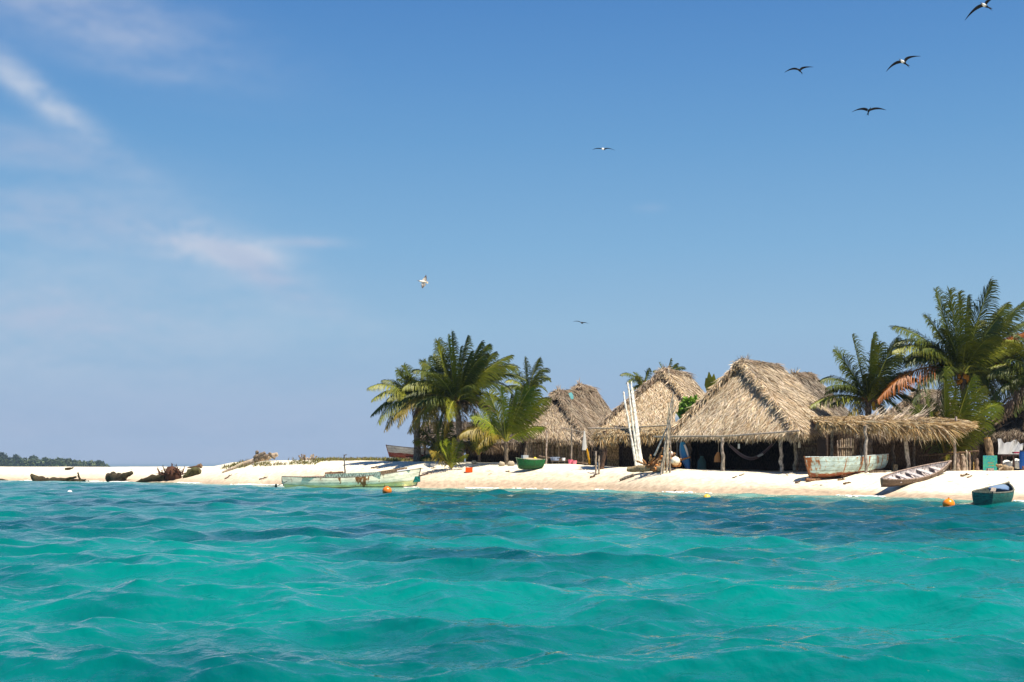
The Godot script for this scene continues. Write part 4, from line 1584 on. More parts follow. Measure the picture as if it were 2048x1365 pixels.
# ------------------------------------------------------------------ boats
func build_boats() -> void:
	# long weathered boat at the water's edge
	var white := Color(0.80, 0.80, 0.72)
	var p := at(702, 976, 78.8)
	p.y = -0.06
	var o := boat("wooden_boat", "long weathered white and green boat lying at the waterline", set_at(p, 0.1, 0.022, 0.02), {
		"flare": 1.0, "length": 7.9, "beam": 1.5, "depth": 0.72, "bow_rise": 0.42, "stern_rise": 0.12, "stern": 0.22, "sharp": 2.6, "rake": 0.28, "stern_rake": 0.2, "rocker": 0.14, "inside": Color(0.30, 0.23, 0.16), "rail_col": Color(0.24, 0.20, 0.16), "seat_col": Color(0.42, 0.33, 0.26),
		"seats": [0.24, 0.58, 0.76], "ribs": [0.35, 0.5, 0.66, 0.84], "paint": hull_paint(3, Color(0.95, 0.91, 0.82), Color(0.93, 0.86, 0.62), 0.36, Color(0.42, 0.22, 0.06), 0.02, Color(0.78, 0.78, 0.70), 0.35)})
	var xf := set_at(p, 0.1, 0.022, 0.02)
	var mb := MB.new()
	mb.xf = xf
	mb.box(Transform3D(Basis(Vector3(0, 0, 1), 0.02), Vector3(0.15, 0.84, 0.66)), Vector3(3.3, 0.28, 0.035), Color(0.40, 0.50, 0.44))
	part("wash_board", mb, M.wood, o)
	mb = MB.new()
	mb.xf = xf
	mb.box(Transform3D(Basis.IDENTITY, Vector3(-2.1, 0.80, 0.05)), Vector3(1.5, 0.04, 1.1), Color(0.42, 0.31, 0.25))
	part("deck", mb, M.wood, o)
	mb = MB.new()
	mb.xf = xf
	mb.box(Transform3D(Basis(Vector3(0, 0, 1), 0.12), Vector3(3.2, 1.07, 0.0)), Vector3(0.8, 0.05, 0.6), Color(0.8, 0.78, 0.8))
	part("hatch", mb, M.plain, o)
	mb = MB.new()
	mb.xf = xf
	mb.box(Transform3D(Basis(Vector3(0, 0, 1), 0.13), Vector3(2.45, 1.0, -0.42)), Vector3(2.0, 0.22, 0.04), Color(0.36, 0.25, 0.15))
	part("inner_board", mb, M.wood, o)
	mb = MB.new()
	mb.xf = xf
	mb.box(Transform3D(Basis.IDENTITY, Vector3(3.95, 0.5, 0.0)), Vector3(0.5, 0.34, 0.18), Color(0.02, 0.22, 0.20))
	part("bow_patch", mb, M.wood, o)
	# mooring post inside the boat
	o = thing("mast", "thin dark pole standing upright in the long weathered boat", "pole", at(691, 955, 78.5))
	part("shaft", crooked(at(691, 968, 78.4), at(688, 911, 78.6), 0.05, 0.035, Color(0.17, 0.15, 0.14), 0.015), M.wood, o)
	part("hook", crooked(at(687, 911, 78.6), at(693, 910, 78.6), 0.03, 0.025, Color(0.17, 0.15, 0.14), 0.01), M.wood, o)
	# planks and sticks laid across the boat
	o = thing("plank_bundle", "bundle of brown sticks laid across the long weathered boat", "sticks", at(668, 955, 79.2))
	for i in 7:
		part("stick", crooked(at(648 + rng.randf() * 6, 952 - i % 3 * 2.4, 79.1 + 0.1 * i), at(684 + rng.randf() * 6, 949 - i % 3 * 2.2, 79.1 + 0.1 * i), 0.06, 0.04, Color(0.26, 0.16, 0.10), 0.03), M.wood, o)
	part("stick", crooked(at(656, 952, 79.0), at(662, 944, 79.2), 0.05, 0.03, Color(0.26, 0.16, 0.10), 0.03), M.wood, o)
	# mooring line
	o = thing("mooring_rope", "slack rope running from the long boat's stern into the water", "rope", at(574, 962, 77.5))
	mb = MB.new()
	var a := at(574, 963, 77.4)
	var e := at(528, 974, 78.6)
	e.y = 0.02
	var pts := []
	var rr := []
	for i in 9:
		var k := i / 8.0
		pts.append(a.lerp(e, k) - Vector3(0, 0.1 * sin(PI * k), 0))
		rr.append(0.02)
	mb.tube(pts, rr, Color(0.12, 0.11, 0.10), 5)
	part("line", mb, M.plain, o)
	mb = MB.new()
	mb.blob(a.lerp(e, 0.48) + Vector3(0, -0.1, 0), Vector3(0.08, 0.14, 0.08), Color(0.03, 0.05, 0.05), Color(0.03, 0.05, 0.05))
	part("cork", mb, M.plain, o)

	# red and white boat behind the left palms
	p = foot(852, 95) + Vector3(0, 0.22, 0)
	o = boat("wooden_boat", "white and red boat propped up behind the left palms", set_at(p, PI - 0.08, 0.02, 0.0), {
		"length": 5.4, "beam": 1.4, "depth": 0.72, "bow_rise": 0.2, "stern_rise": 0.1, "stern": 0.6, "sharp": 2.6, "rake": 0.25, "inside": Color(0.3, 0.25, 0.2), "rail_col": Color(0.10, 0.09, 0.08), "seat_col": Color(0.3, 0.25, 0.2), "keel_col": Color(0.2, 0.09, 0.07),
		"seats": [0.3, 0.6], "paint": hull_paint(11, Color(0.66, 0.66, 0.65), Color(0.42, 0.2, 0.19), 0.42, Color(0.42, 0.24, 0.18), -0.2, Color(0.52, 0.48, 0.48), 0.3)})
	mb = MB.new()
	mb.box(Transform3D(Basis.IDENTITY, foot(818, 95) + Vector3(0.2, 0.12, 0.2)), Vector3(0.9, 0.4, 0.35), Color(0.28, 0.17, 0.14))
	tag(part("boat_block", mb, M.wood), "timber block under the bow of the white and red boat", "block")

	# small green boat by the young palm
	p = foot(1061, 80.3) + Vector3(0, 0.1, 0)
	o = boat("rowing_boat", "small green rowing boat on the sand beside the small hut", set_at(p, PI + 0.3, 0.0, 0.0), {
		"length": 1.55, "beam": 0.8, "depth": 0.55, "bow_rise": 0.12, "stern_rise": 0.03, "stern": 0.75, "sharp": 2.8, "rake": 0.14, "rocker": 0.08, "inside": Color(0.2, 0.16, 0.12), "rail_col": Color(0.20, 0.26, 0.17), "seat_col": Color(0.3, 0.25, 0.2), "seats": [0.4],
		"paint": hull_paint(17, Color(0.10, 0.38, 0.20), Color(0.14, 0.32, 0.17), 0.3, Color(0.30, 0.25, 0.16), -0.12, Color(0.06, 0.26, 0.13), 0.45)})
	ball("yellow_ball", "yellow float lying in the small green rowing boat", "float", p + Vector3(0.28, 0.64, 0.05), 0.1, Color(0.75, 0.55, 0.02), Color(0.7, 0.5, 0.02), null, false)
	mb = MB.new()
	mb.box(Transform3D(Basis(Vector3.UP, 0.4), p + Vector3(-0.35, 0.72, 0.0)), Vector3(0.36, 0.26, 0.3), Color(0.42, 0.44, 0.46))
	tag(part("grey_box", mb, M.plain), "pale grey box standing in the small green rowing boat", "box")
	o = thing("net_heap", "brown heap of netting in the small green rowing boat", "net", p + Vector3(0, 0.55, 0))
	mb = MB.new()
	mb.blob(p + Vector3(0.0, 0.56, 0), Vector3(0.62, 0.14, 0.3), Color(0.3, 0.24, 0.17), Color(0.36, 0.29, 0.2), soft, 0.6, 14)
	part("netting", mb, M.matte, o)

	# rust stained pale boat under the flat shelter
	p = Vector3(16.75, 0, -65.5)
	p.y = land(p.x, 65.5) - 0.02
	o = boat("motor_boat", "pale blue boat with rust streaks hauled up under the flat shelter", set_at(p, PI + 0.72, -0.05, 0.04), {
		"length": 5.8, "beam": 1.8, "depth": 0.92, "bow_rise": 0.16, "stern_rise": 0.0, "stern": 0.8, "sharp": 4.5, "rake": 0.3, "rocker": 0.1, "inside": Color(0.3, 0.3, 0.28), "rail_col": Color(0.60, 0.66, 0.64), "seat_col": Color(0.4, 0.38, 0.35), "keel_col": Color(0.30, 0.14, 0.07), "seats": [0.25, 0.5, 0.72],
		"paint": hull_paint(29, Color(0.68, 0.76, 0.75), Color(0.52, 0.29, 0.18), 0.2, Color(0.55, 0.26, 0.07), 0.17, Color(0.60, 0.62, 0.54), 0.4)})
	for q in [[1622, 957, 63.6], [1690, 950, 65.0]]:
		var f := foot(q[0], q[2])
		mb = crooked(f + Vector3(-0.3, 0.06, 0.3), f + Vector3(0.55, 0.08, -0.3), 0.08, 0.07, Color(0.3, 0.16, 0.09))
		tag(part("timber_skid", mb, M.wood), "brown timber skid under the %s of the rust streaked boat" % ("bow" if q[0] < 1650 else "middle"), "timber")

	# dugout canoe
	p = foot(1828, 58.7)
	p.y = land(p.x, -p.z) - 0.02
	var tilt := 0.125
	boat("dugout_canoe", "open grey wooden canoe pulled up on the wet sand", set_at(p, 0.72, tilt, 0.3), {
		"length": 5.3, "beam": 1.1, "depth": 0.38, "bow_rise": 0.2, "stern_rise": 0.12, "stern": 0.12, "fill": 0.8, "sharp": 2.6, "rake": 0.35, "stern_rake": 0.12, "rocker": 0.16, "inside": Color(0.62, 0.55, 0.54), "rail_col": Color(0.40, 0.30, 0.25), "seat_col": Color(0.66, 0.60, 0.58), "keel_col": Color(0.2, 0.14, 0.1), "seat_w": 0.34,
		"seats": [0.2, 0.36, 0.52, 0.68, 0.84], "ribs": [0.28, 0.44, 0.6, 0.76], "paint": hull_paint(41, Color(0.42, 0.34, 0.28), Color(0.33, 0.25, 0.20), 0.3, Color(0.24, 0.17, 0.13), -0.05, Color(0.52, 0.44, 0.38), 0.42)})

	# green skiff afloat at the edge
	p = Vector3((1990.0 - 1024.0) * 44.8 / F, -0.14, -44.8)
	o = boat("skiff", "dark green skiff afloat at the water's edge with a blue tarpaulin", set_at(p, 0.98, 0.03, 0.05), {
		"length": 3.3, "beam": 1.12, "depth": 0.62, "bow_rise": 0.2, "stern_rise": 0.02, "stern": 0.62, "sharp": 2.4, "rake": 0.2, "rocker": 0.06, "inside": Color(0.10, 0.13, 0.12), "rail_col": Color(0.19, 0.19, 0.16), "seat_col": Color(0.2, 0.18, 0.15), "keel_col": Color(0.16, 0.09, 0.07), "seats": [0.3, 0.6],
		"paint": hull_paint(53, Color(0.10, 0.38, 0.36), Color(0.12, 0.26, 0.24), 0.25, Color(0.42, 0.46, 0.42), -0.02, Color(0.05, 0.24, 0.24), 0.5)})
	mb = MB.new()
	mb.xf = set_at(p, 0.98, 0.03, 0.05)
	mb.box(Transform3D(Basis(Vector3(0, 0, 1), 0.1), Vector3(-1.62, 0.3, 0.0)), Vector3(0.08, 0.62, 0.1), Color(0.17, 0.08, 0.06))
	part("rudder_post", mb, M.wood, o)
	mb = MB.new()
	mb.xf = set_at(p, 0.98, 0.03, 0.05)
	mb.blob(Vector3(0.55, 0.68, 0), Vector3(0.55, 0.13, 0.34), Color(0.05, 0.12, 0.30), Color(0.16, 0.22, 0.30), soft, 0.35, 14)
	tag(part("tarpaulin", mb, M.plain), "crumpled blue tarpaulin lying in the dark green skiff", "tarpaulin")
	mb = MB.new()
	mb.xf = set_at(p, 0.98, 0.03, 0.05)
	mb.bar(Vector3(-1.2, 0.66, 0.2), Vector3(0.2, 0.72, -0.1), 0.16, 0.03, Color(0.4, 0.34, 0.28))
	tag(part("board", mb, M.wood), "grey board laid along the dark green skiff", "board")

	# floats
	var fx := Vector3((774.0 - 1024.0) * 61.0 / F, 0, -61.0)
	fx.y = sea_level(fx.x, fx.z) + 0.1
	ball("mooring_buoy", "orange buoy with a weedy dark bottom near the long white boat", "buoy", fx, 0.225, Color(0.62, 0.17, 0.015), Color(0.03, 0.02, 0.012))
	fx = Vector3((1898.0 - 1024.0) * 40.0 / F, 0, -40.0)
	fx.y = sea_level(fx.x, fx.z) + 0.1
	ball("mooring_buoy", "bright orange buoy floating in front of the dark green skiff", "buoy", fx, 0.185, Color(0.8, 0.23, 0.008), Color(0.35, 0.09, 0.01))
	fx = Vector3((1414.0 - 1024.0) * 54.5 / F, 0, -54.5)
	fx.y = sea_level(fx.x, fx.z) + 0.0
	ball("yellow_float", "small yellow float almost under water off the largest hut", "float", fx, 0.16, Color(0.75, 0.48, 0.06), Color(0.6, 0.35, 0.05))
	fx = Vector3((139.0 - 1024.0) * 66.0 / F, 0, -66.0)
	fx.y = sea_level(fx.x, fx.z) + 0.05
	ball("white_float", "small white float on the water off the driftwood logs", "float", fx, 0.14, Color(0.85, 0.85, 0.85), Color(0.7, 0.7, 0.7))


# ------------------------------------------------------------------ yard things
func build_yard() -> void:
	# white poles leaning against the middle hut
	var tops := [[1247, 784, "outermost and lowest of the white poles leaning on the middle hut"], [1255, 765, "tallest and thickest of the white poles leaning on the middle hut"], [1262, 764, "white pole with a split tip leaning on the middle hut"], [1265, 776, "innermost of the white poles leaning on the middle hut"]]
	for i in 4:
		var a := foot(1274 + i * 3.6, 76.2) - Vector3(0, 0.08, 0)
		var b := at(tops[i][0], tops[i][1], 78.0)
		var o := thing("white_pole", tops[i][2], "pole", a, "poles leaning on the middle hut")
		part("shaft", crooked(a, b, 0.085, 0.055, Color(0.98, 0.92, 0.82), 0.02), M.wood, o)
	# bundle of poles standing against the eave of the biggest hut
	var bundle := [[1322, 950, 1345, 792], [1326, 948, 1348, 800], [1333, 946, 1346, 785], [1318, 912, 1352, 815], [1334, 940, 1337, 805], [1340, 958, 1341, 850]]
	var say := ["grey pole standing upright at the eave corner of the largest hut", "second grey pole tied at the eave corner of the largest hut", "tallest thin pole in the stack at the largest hut's eave corner", "white slanting pole of the stack at the largest hut's eave corner", "pale pole in the middle of the stack at the largest hut's eave corner", "crooked forked post standing before the pole stack at the eave corner"]
	for i in bundle.size():
		var q: Array = bundle[i]
		var d := 70.6 - (0.3 if i == 5 else 0.0) - (0.2 if i == 0 else 0.0)
		var a := foot(q[0], d)
		if i == 3:
			a = at(q[0], 905, d + 0.6)
			a = at(1309, 912, d + 0.5)
		var b := at(q[2], q[3], d - 0.2)
		var o := thing("leaning_pole", say[i], "pole", a, "poles stacked at the eave corner")
		part("shaft", crooked(a, b, 0.05, 0.026, [GREYWOOD * 1.25, PALEWOOD, PALEWOOD, Color(0.78, 0.72, 0.66), Color(0.66, 0.58, 0.42), POSTWOOD * 1.2][i], 0.03), M.wood, o)
	# washing line poles in front of the small hut
	var o := thing("drying_frame", "rough pole frame in front of the small hut", "frame", foot(1120, 83))
	pole(foot(1092, 82.5), at(1094, 862, 82.5), 0.055, Color(0.6, 0.48, 0.40), o)
	pole(foot(1142, 83), at(1144, 854, 83), 0.06, GREYWOOD, o)
	pole(at(1124, 856, 83), at(1172, 866, 82.6), 0.04, GREYWOOD, o, "cross_pole")
	pole(foot(1078, 83.4) + Vector3(0, 0.5, 0), foot(1176, 83) + Vector3(0, 0.12, 0), 0.04, Color(0.25, 0.18, 0.14), o, "cross_pole")
	var mb := MB.new()
	var rows := []
	for i in 7:
		var row := PackedVector3Array()
		for j in 9:
			var k := i / 6.0
			var a := TAU * j / 8.0
			var r := lerpf(0.03, 0.17, pow(k, 0.8)) * (1.0 + 0.15 * sin(a * 3.0))
			row.append(at(1169, 862 + 39 * k, 82.3) + Vector3(cos(a) * r, 0, sin(a) * r * 0.6))
		rows.append(row)
	mb.grid(rows, func(_i, _j): return Color(0.55, 0.54, 0.52), at(1169, 880, 82.3))
	tag(part("hanging_sack", mb, M.plain), "pale sack hanging from the end of the rough pole frame", "sack")
	mb = crooked(foot(1180, 82.2), at(1174, 898, 82.2), 0.07, 0.05, Color(0.60, 0.32, 0.02), 0.02)
	tag(part("yellow_pole", mb, M.plain), "yellow pole end standing below the hanging pale sack", "pole")
	for q in [[1192, 903, "short stump post between the small hut and the brown porch post"], [1198, 912, "lower stump post close to the brown porch post"]]:
		mb = crooked(foot(q[0], 76.0), at(q[0], q[1], 76.4), 0.06, 0.05, POSTWOOD, 0.02)
		tag(part("stump_post", mb, M.wood), q[2], "post")
	# buckets and tubs
	bucket("pink_bucket", "pink bucket standing before the small hut", foot(1141, 82.4), 0.16, 0.28, Color(0.75, 0.16, 0.25))
	bucket("pink_bucket", "pink basin tipped beside the pink bucket", foot(1149, 82.2), 0.15, 0.24, Color(0.78, 0.2, 0.28))
	bucket("blue_tub", "grey blue tub of washing before the small hut", foot(1110, 82.6) + Vector3(0, 0.22, 0), 0.32, 0.2, Color(0.25, 0.3, 0.42))
	bucket("white_bucket", "white bucket beside the grey blue tub", foot(1127, 82.4) + Vector3(0, 0.18, 0), 0.12, 0.2, Color(0.8, 0.8, 0.82))
	bucket("white_bucket", "small white pail in front of the plank wall of the middle hut", foot(1198, 79.0), 0.11, 0.26, Color(0.62, 0.6, 0.58))
	o = thing("washing_stand", "low wooden stand carrying the grey blue tub", "stand", foot(1118, 82.5))
	mb = MB.new()
	mb.box(Transform3D(Basis.IDENTITY, foot(1117, 82.5) + Vector3(0, 0.19, 0)), Vector3(0.95, 0.04, 0.5), Color(0.25, 0.2, 0.16))
	part("top", mb, M.wood, o)
	for q in [[-0.4, 0.2], [0.4, 0.2], [-0.4, -0.2], [0.4, -0.2]]:
		mb = MB.new()
		var f := foot(1117, 82.5) + Vector3(q[0], 0, q[1])
		mb.bar(f - Vector3(0, 0.1, 0), f + Vector3(0, 0.17, 0), 0.04, 0.04, Color(0.25, 0.2, 0.16))
		part("leg", mb, M.wood, o)
	# orange crate
	var f := foot(938, 81.5)
	o = thing("orange_crate", "bright orange plastic crate on the sand", "crate", f)
	for s in [[0, 0.17, 0.44, 0.3, 0.02], [0, -0.17, 0.44, 0.3, 0.02], [0.21, 0, 0.02, 0.3, 0.34], [-0.21, 0, 0.02, 0.3, 0.34]]:
		mb = MB.new()
		mb.box(Transform3D(Basis.IDENTITY, f + Vector3(s[0], 0.15, s[1])), Vector3(s[2], s[3], s[4]), Color(0.85, 0.09, 0.008))
		part("side", mb, M.plain, o)
	mb = MB.new()
	mb.box(Transform3D(Basis.IDENTITY, f + Vector3(0, 0.02, 0)), Vector3(0.4, 0.02, 0.32), Color(0.8, 0.08, 0.008))
	part("bottom", mb, M.plain, o)
	# stones under the young palm
	for q in [[1004, 82.6, 0.2, "grey block at the foot of the young palm"], [1022, 82.8, 0.22, "brown stump at the foot of the young palm"], [948, 84.0, 0.16, "tan lump on the sand behind the orange crate"]]:
		mb = MB.new()
		mb.blob(foot(q[0], q[1]) + Vector3(0, q[2] * 0.6, 0), Vector3(q[2], q[2] * 0.9, q[2] * 0.8), Color(0.3, 0.25, 0.19), Color(0.42, 0.36, 0.28), soft, 0.5, 12)
		tag(part("stone", mb, M.matte), q[3], "stone")
	# log and firewood heap before the middle hut
	driftlog("driftwood_log", "thick pale log lying before the firewood heap", "log", [foot(1256, 73.2) + Vector3(0, 0.36, 0), foot(1285, 72.6) + Vector3(0, 0.28, 0), foot(1326, 71.0) + Vector3(0, 0.2, 0)], [0.15, 0.19, 0.16], Color(0.50, 0.37, 0.22))
	driftlog("driftwood_log", "thin grey log half buried in front of the thick pale log", "log", [foot(1240, 72.8) + Vector3(0, 0.05, 0), foot(1268, 72.6) + Vector3(0, 0.08, 0)], [0.08, 0.1], Color(0.26, 0.21, 0.17))
	var heap := thing("firewood_heap", "heap of orange brown firewood and husks before the middle hut", "firewood", foot(1325, 71.6))
	for i in 22:
		var a := foot(rng.randf_range(1296, 1356), rng.randf_range(71.3, 72.0)) + Vector3(0, rng.randf_range(0.12, 0.6), 0)
		var dir := Vector3(rng.randfn(0.25, 0.5), rng.randf_range(0.1, 1.0), rng.randfn(0, 0.5)).normalized()
		mb = crooked(a, a + dir * rng.randf_range(0.5, 0.95), rng.randf_range(0.06, 0.1), 0.05, [Color(0.46, 0.23, 0.09), Color(0.52, 0.38, 0.22), Color(0.36, 0.20, 0.10)][i % 3], 0.03)
		part("split_log", mb, M.wood, heap)
	for i in 15:
		mb = MB.new()
		mb.blob(foot(rng.randf_range(1298, 1358), rng.randf_range(71.2, 71.9)) + Vector3(0, rng.randf_range(0.15, 0.8), 0), Vector3(0.16, 0.13, 0.15) * rng.randf_range(0.8, 1.2), Color(0.30, 0.13, 0.05), Color(0.45, 0.21, 0.08), soft, 0.4, 10)
		part("husk", mb, M.matte, heap)
	ball("white_float", "large white float resting on the firewood heap", "float", foot(1351, 71.0) + Vector3(0, 0.5, 0), 0.26, Color(0.82, 0.76, 0.62), Color(0.6, 0.4, 0.2))
	ball("pink_float", "small pinkish float on top of the firewood heap", "float", foot(1342, 71.3) + Vector3(0, 0.9, 0), 0.14, Color(0.62, 0.48, 0.42), Color(0.5, 0.36, 0.3))
	for q in [[1283, "white stone by the thick pale log"], [1291, "second white stone by the thick pale log, nearer the pole stack"], [1330, "white stone under the pole stack"]]:
		mb = MB.new()
		mb.blob(foot(q[0], 71.8) + Vector3(0, 0.05, 0), Vector3(0.1, 0.07, 0.09), Color(0.7, 0.62, 0.58), Color(0.78, 0.7, 0.66), soft, 0.4, 8)
		tag(part("stone", mb, M.matte), q[1], "stone")
	# blue board
	o = thing("blue_canoe", "bright blue canoe hull stood on end at the corner of the largest hut", "canoe", foot(1376, 72.3))
	mb = MB.new()
	var rr := []
	var cc := []
	for i in 11:
		var k := i / 10.0
		var c := foot(1377, 72.3).lerp(at(1366, 884, 72.4), k)
		var w := 0.30 * sin(PI * clampf(0.12 + k * 0.74, 0, 1)) + 0.02
		rr.append([c + Vector3(-w, 0, 0), c + Vector3(-w * 0.6, 0, 0.14), c + Vector3(w * 0.4, 0, 0.12), c + Vector3(w * 0.7, 0, 0), c + Vector3(0, 0, -0.12)])
		cc.append(Color(0.01, 0.11, 0.34).lerp(Color(0.02, 0.24, 0.50), k))
	mb.rings(rr, cc)
	part("hull", mb, M.gloss, o)
	mb = MB.new()
	mb.blade([at(1369, 890, 72.2), at(1373, 900, 72.15), at(1377, 915, 72.15)], [0.1, 0.12, 0.08], Vector3.RIGHT, Color(0.75, 0.7, 0.65), Color(0.6, 0.5, 0.45))
	part("stripe", mb, M.gloss, o)
	mb = MB.new()
	mb.blade([at(1352, 828, 74), at(1354, 836, 74), at(1357, 846, 74)], [0.06, 0.22, 0.3], Vector3.RIGHT, Color(0.75, 0.75, 0.75), Color(0.02, 0.2, 0.45))
	tag(part("blue_paddle", mb, M.gloss), "blue and white paddle blade sticking up beside the green bush", "paddle")
	# inside the biggest hut
	o = thing("green_drum", "dark green drum in the shade inside the largest hut", "drum", foot(1404, 73.4))
	mb = MB.new()
	f = foot(1404, 73.4)
	mb.tube([f, f + Vector3(0, 0.1, 0), f + Vector3(0, 0.45, 0), f + Vector3(0, 0.6, 0), f + Vector3(0, 0.72, 0)], [0.24, 0.25, 0.24, 0.17, 0.08], Color(0.07, 0.14, 0.13), 12)
	part("body", mb, M.plain, o)
	mb = MB.new()
	mb.tube([f + Vector3(0, 0.7, 0), f + Vector3(0, 0.78, 0)], [0.1, 0.1], Color(0.1, 0.18, 0.16), 10)
	part("cap", mb, M.plain, o)
	o = thing("hammock", "slack hammock hanging in the dark inside of the largest hut", "hammock", at(1500, 905, 71))
	mb = MB.new()
	rows = []
	for i in 13:
		var k := i / 12.0
		var c := at(1460, 895, 71.5).lerp(at(1545, 893, 71.0), k) - Vector3(0, 0.75 * sin(PI * k), 0)
		var w := 0.05 + 0.35 * sin(PI * k)
		var row := PackedVector3Array()
		for j in 7:
			var u := j / 3.0 - 1.0
			row.append(c + Vector3(0, u * u * 0.18, u * w))
		rows.append(row)
	mb.grid(rows, func(_i, j): return Color(0.14, 0.09, 0.09) if j % 2 else Color(0.2, 0.16, 0.18), at(1500, 860, 71))
	part("cloth", mb, M.matte, o)
	for q in [[1460, 895, 71.5, 1450, 876], [1545, 893, 71.0, 1560, 872]]:
		mb = MB.new()
		mb.tube([at(q[0], q[1], q[2]), at(q[3], q[4], 70.8)], [0.015, 0.015], Color(0.3, 0.25, 0.2), 4)
		part("cord", mb, M.plain, o)
	mb = MB.new()
	mb.box(Transform3D(Basis(Vector3(0, 0, 1), 0.4), at(1521, 911, 70.4)), Vector3(0.3, 0.1, 0.2), Color(0.4, 0.38, 0.38))
	tag(part("grey_cloth", mb, M.plain), "pale folded cloth lying on the hammock", "cloth")
	o = thing("basket", "orange brown basket hanging inside the largest hut", "basket", at(1436, 930, 71.2))
	mb = MB.new()
	mb.tube([at(1435, 925, 71), at(1435, 915, 71), at(1437, 905, 71)], [0.2, 0.17, 0.06], Color(0.36, 0.17, 0.07), 9, 0.1, rng)
	part("body", mb, M.matte, o)
	mb = MB.new()
	mb.tube([at(1437, 906, 71), at(1438, 876, 71)], [0.014, 0.014], Color(0.4, 0.33, 0.26), 4)
	part("cord", mb, M.plain, o)
	mb = MB.new()
	mb.box(Transform3D(Basis.IDENTITY, at(1478, 893, 70.2)), Vector3(0.1, 0.26, 0.06), Color(0.7, 0.72, 0.75))
	tag(part("white_bottle", mb, M.plain), "white bottle hanging in the dark of the largest hut", "bottle")
	mb = MB.new()
	mb.tube([at(1599, 896, 67.9), at(1599, 890, 67.9), at(1599, 884, 67.9)], [0.07, 0.07, 0.03], Color(0.5, 0.45, 0.38), 8)
	tag(part("hanging_jug", mb, M.plain), "grey jug hanging on the plank wall by the rust streaked boat", "jug")

	# right side yard
	var words := ["first and thickest upright log of the stick fence", "second upright log of the stick fence, with a flat cap", "thin stick of the fence beside the flat capped log", "leaning stick in the middle of the stick fence", "bent thin stick of the fence", "last short post of the stick fence"]
	var fence := [[1917, 908, 0.13], [1928, 909, 0.13], [1935, 901, 0.05], [1941, 906, 0.07], [1949, 925, 0.04], [1956, 918, 0.1]]
	for i in fence.size():
		var q: Array = fence[i]
		mb = crooked(foot(q[0], 67.4) - Vector3(0, 0.1, 0), at(q[0] - 2, q[1], 67.5), q[2], q[2] * 0.8, [Color(0.42, 0.31, 0.24), Color(0.45, 0.34, 0.26), PALEWOOD * 0.8, Color(0.36, 0.26, 0.2), Color(0.5, 0.33, 0.12), Color(0.3, 0.2, 0.15)][i], 0.02)
		tag(part("fence_post", mb, M.wood), words[i], "post", "posts of the stick fence")
	o = thing("fence_rail", "rough rail lying along the stick fence", "rail", at(1900, 905, 68))
	pole(at(1838, 912, 69.5), at(1958, 903, 67.8), 0.06, Color(0.24, 0.16, 0.11), o, "rail")
	pole(at(1864, 935, 69.4), at(1905, 898, 69.0), 0.06, Color(0.2, 0.14, 0.1), o, "brace")
	o = thing("work_bench", "rough wooden bench behind the canoe under the shelter's end", "bench", foot(1925, 68.6))
	mb = MB.new()
	mb.box(Transform3D(Basis.IDENTITY, at(1912, 905, 68.6)), Vector3(0.9, 0.07, 0.5), Color(0.42, 0.26, 0.10))
	part("top", mb, M.wood, o)
	for q in [1902.0, 1922.0]:
		pole(foot(q, 68.5), at(q, 905, 68.5), 0.05, Color(0.3, 0.2, 0.13), o, "leg")
	# sawn trunk
	mb = crooked(foot(1986, 68.2), at(1975, 877, 68.3), 0.25, 0.17, Color(0.34, 0.235, 0.15), 0.01, 12)
	o = thing("sawn_trunk", "sawn off palm trunk leaning behind the painted panel", "trunk", foot(1986, 68.2))
	part("trunk", mb, M.wood, o)
	mb = MB.new()
	mb.tube([at(1975, 878.4, 68.3), at(1974.7, 876, 68.3)], [0.17, 0.16], Color(0.6, 0.33, 0.1), 12)
	part("cut_face", mb, M.wood, o)
	# painted panel
	o = thing("painted_panel", "turquoise painted panel with orange daubs standing on the sand", "panel", foot(1980, 66.8))
	var pim := Image.create(64, 64, false, Image.FORMAT_RGB8)
	for y in 64:
		for x in 64:
			var k := soft.get_noise_2d(x * 6.0, y * 18.0)
			var k2 := soft.get_noise_2d(x * 9.0 + 300.0, y * 12.0)
			var col := Color(0.12, 0.55, 0.50).lerp(Color(0.05, 0.42, 0.60), clampf(k * 2.0 + 0.6 - y / 40.0, 0, 1))
			col = col.lerp(Color(0.30, 0.62, 0.42), clampf(k2 * 2.0 + 0.2, 0, 0.7))
			if absf(x - 34) < 15 and (absf(y - 30) < 3 or absf(y - 42) < 3) and k2 > -0.2:
				col = col.lerp(Color(0.62, 0.42, 0.24), 0.75)
			if k2 > 0.25 and y > 46:
				col = Color(0.1, 0.3, 0.55)
			pim.set_pixel(x, y, col)
	var pm := StandardMaterial3D.new()
	pm.albedo_texture = ImageTexture.create_from_image(pim)
	pm.roughness = 0.7
	mb = MB.new()
	var b0 := foot(1967, 66.8)
	var b1 := foot(1995, 66.8)
	var ph := 0.78
	mb.face(b0 + Vector3(0, ph, 0), b1 + Vector3(0, ph, 0), b1, b0, Vector3(0, 0, 1), Color.WHITE)
	part("front", mb, pm, o)
	mb = MB.new()
	mb.bar(b0 + Vector3(0, ph / 2, -0.025), b1 + Vector3(0, ph / 2, -0.025), 0.045, ph, Color(0.2, 0.3, 0.28))
	part("back", mb, M.wood, o)
	# table with white sheets
	o = thing("table", "dark rough table by the blue drum", "table", foot(2020, 68.0))
	mb = MB.new()
	mb.bar(at(2000, 911, 67.8), at(2046, 911, 67.8), 0.7, 0.1, Color(0.08, 0.05, 0.045))
	part("top", mb, M.wood, o)
	for q in [[2004, 67.5], [2028, 67.5], [2004, 68.1], [2044, 68.1]]:
		mb = MB.new()
		mb.bar(foot(q[0], q[1]), at(q[0], 912, q[1]), 0.09, 0.09, Color(0.08, 0.05, 0.045), Vector3.RIGHT)
		part("leg", mb, M.wood, o)
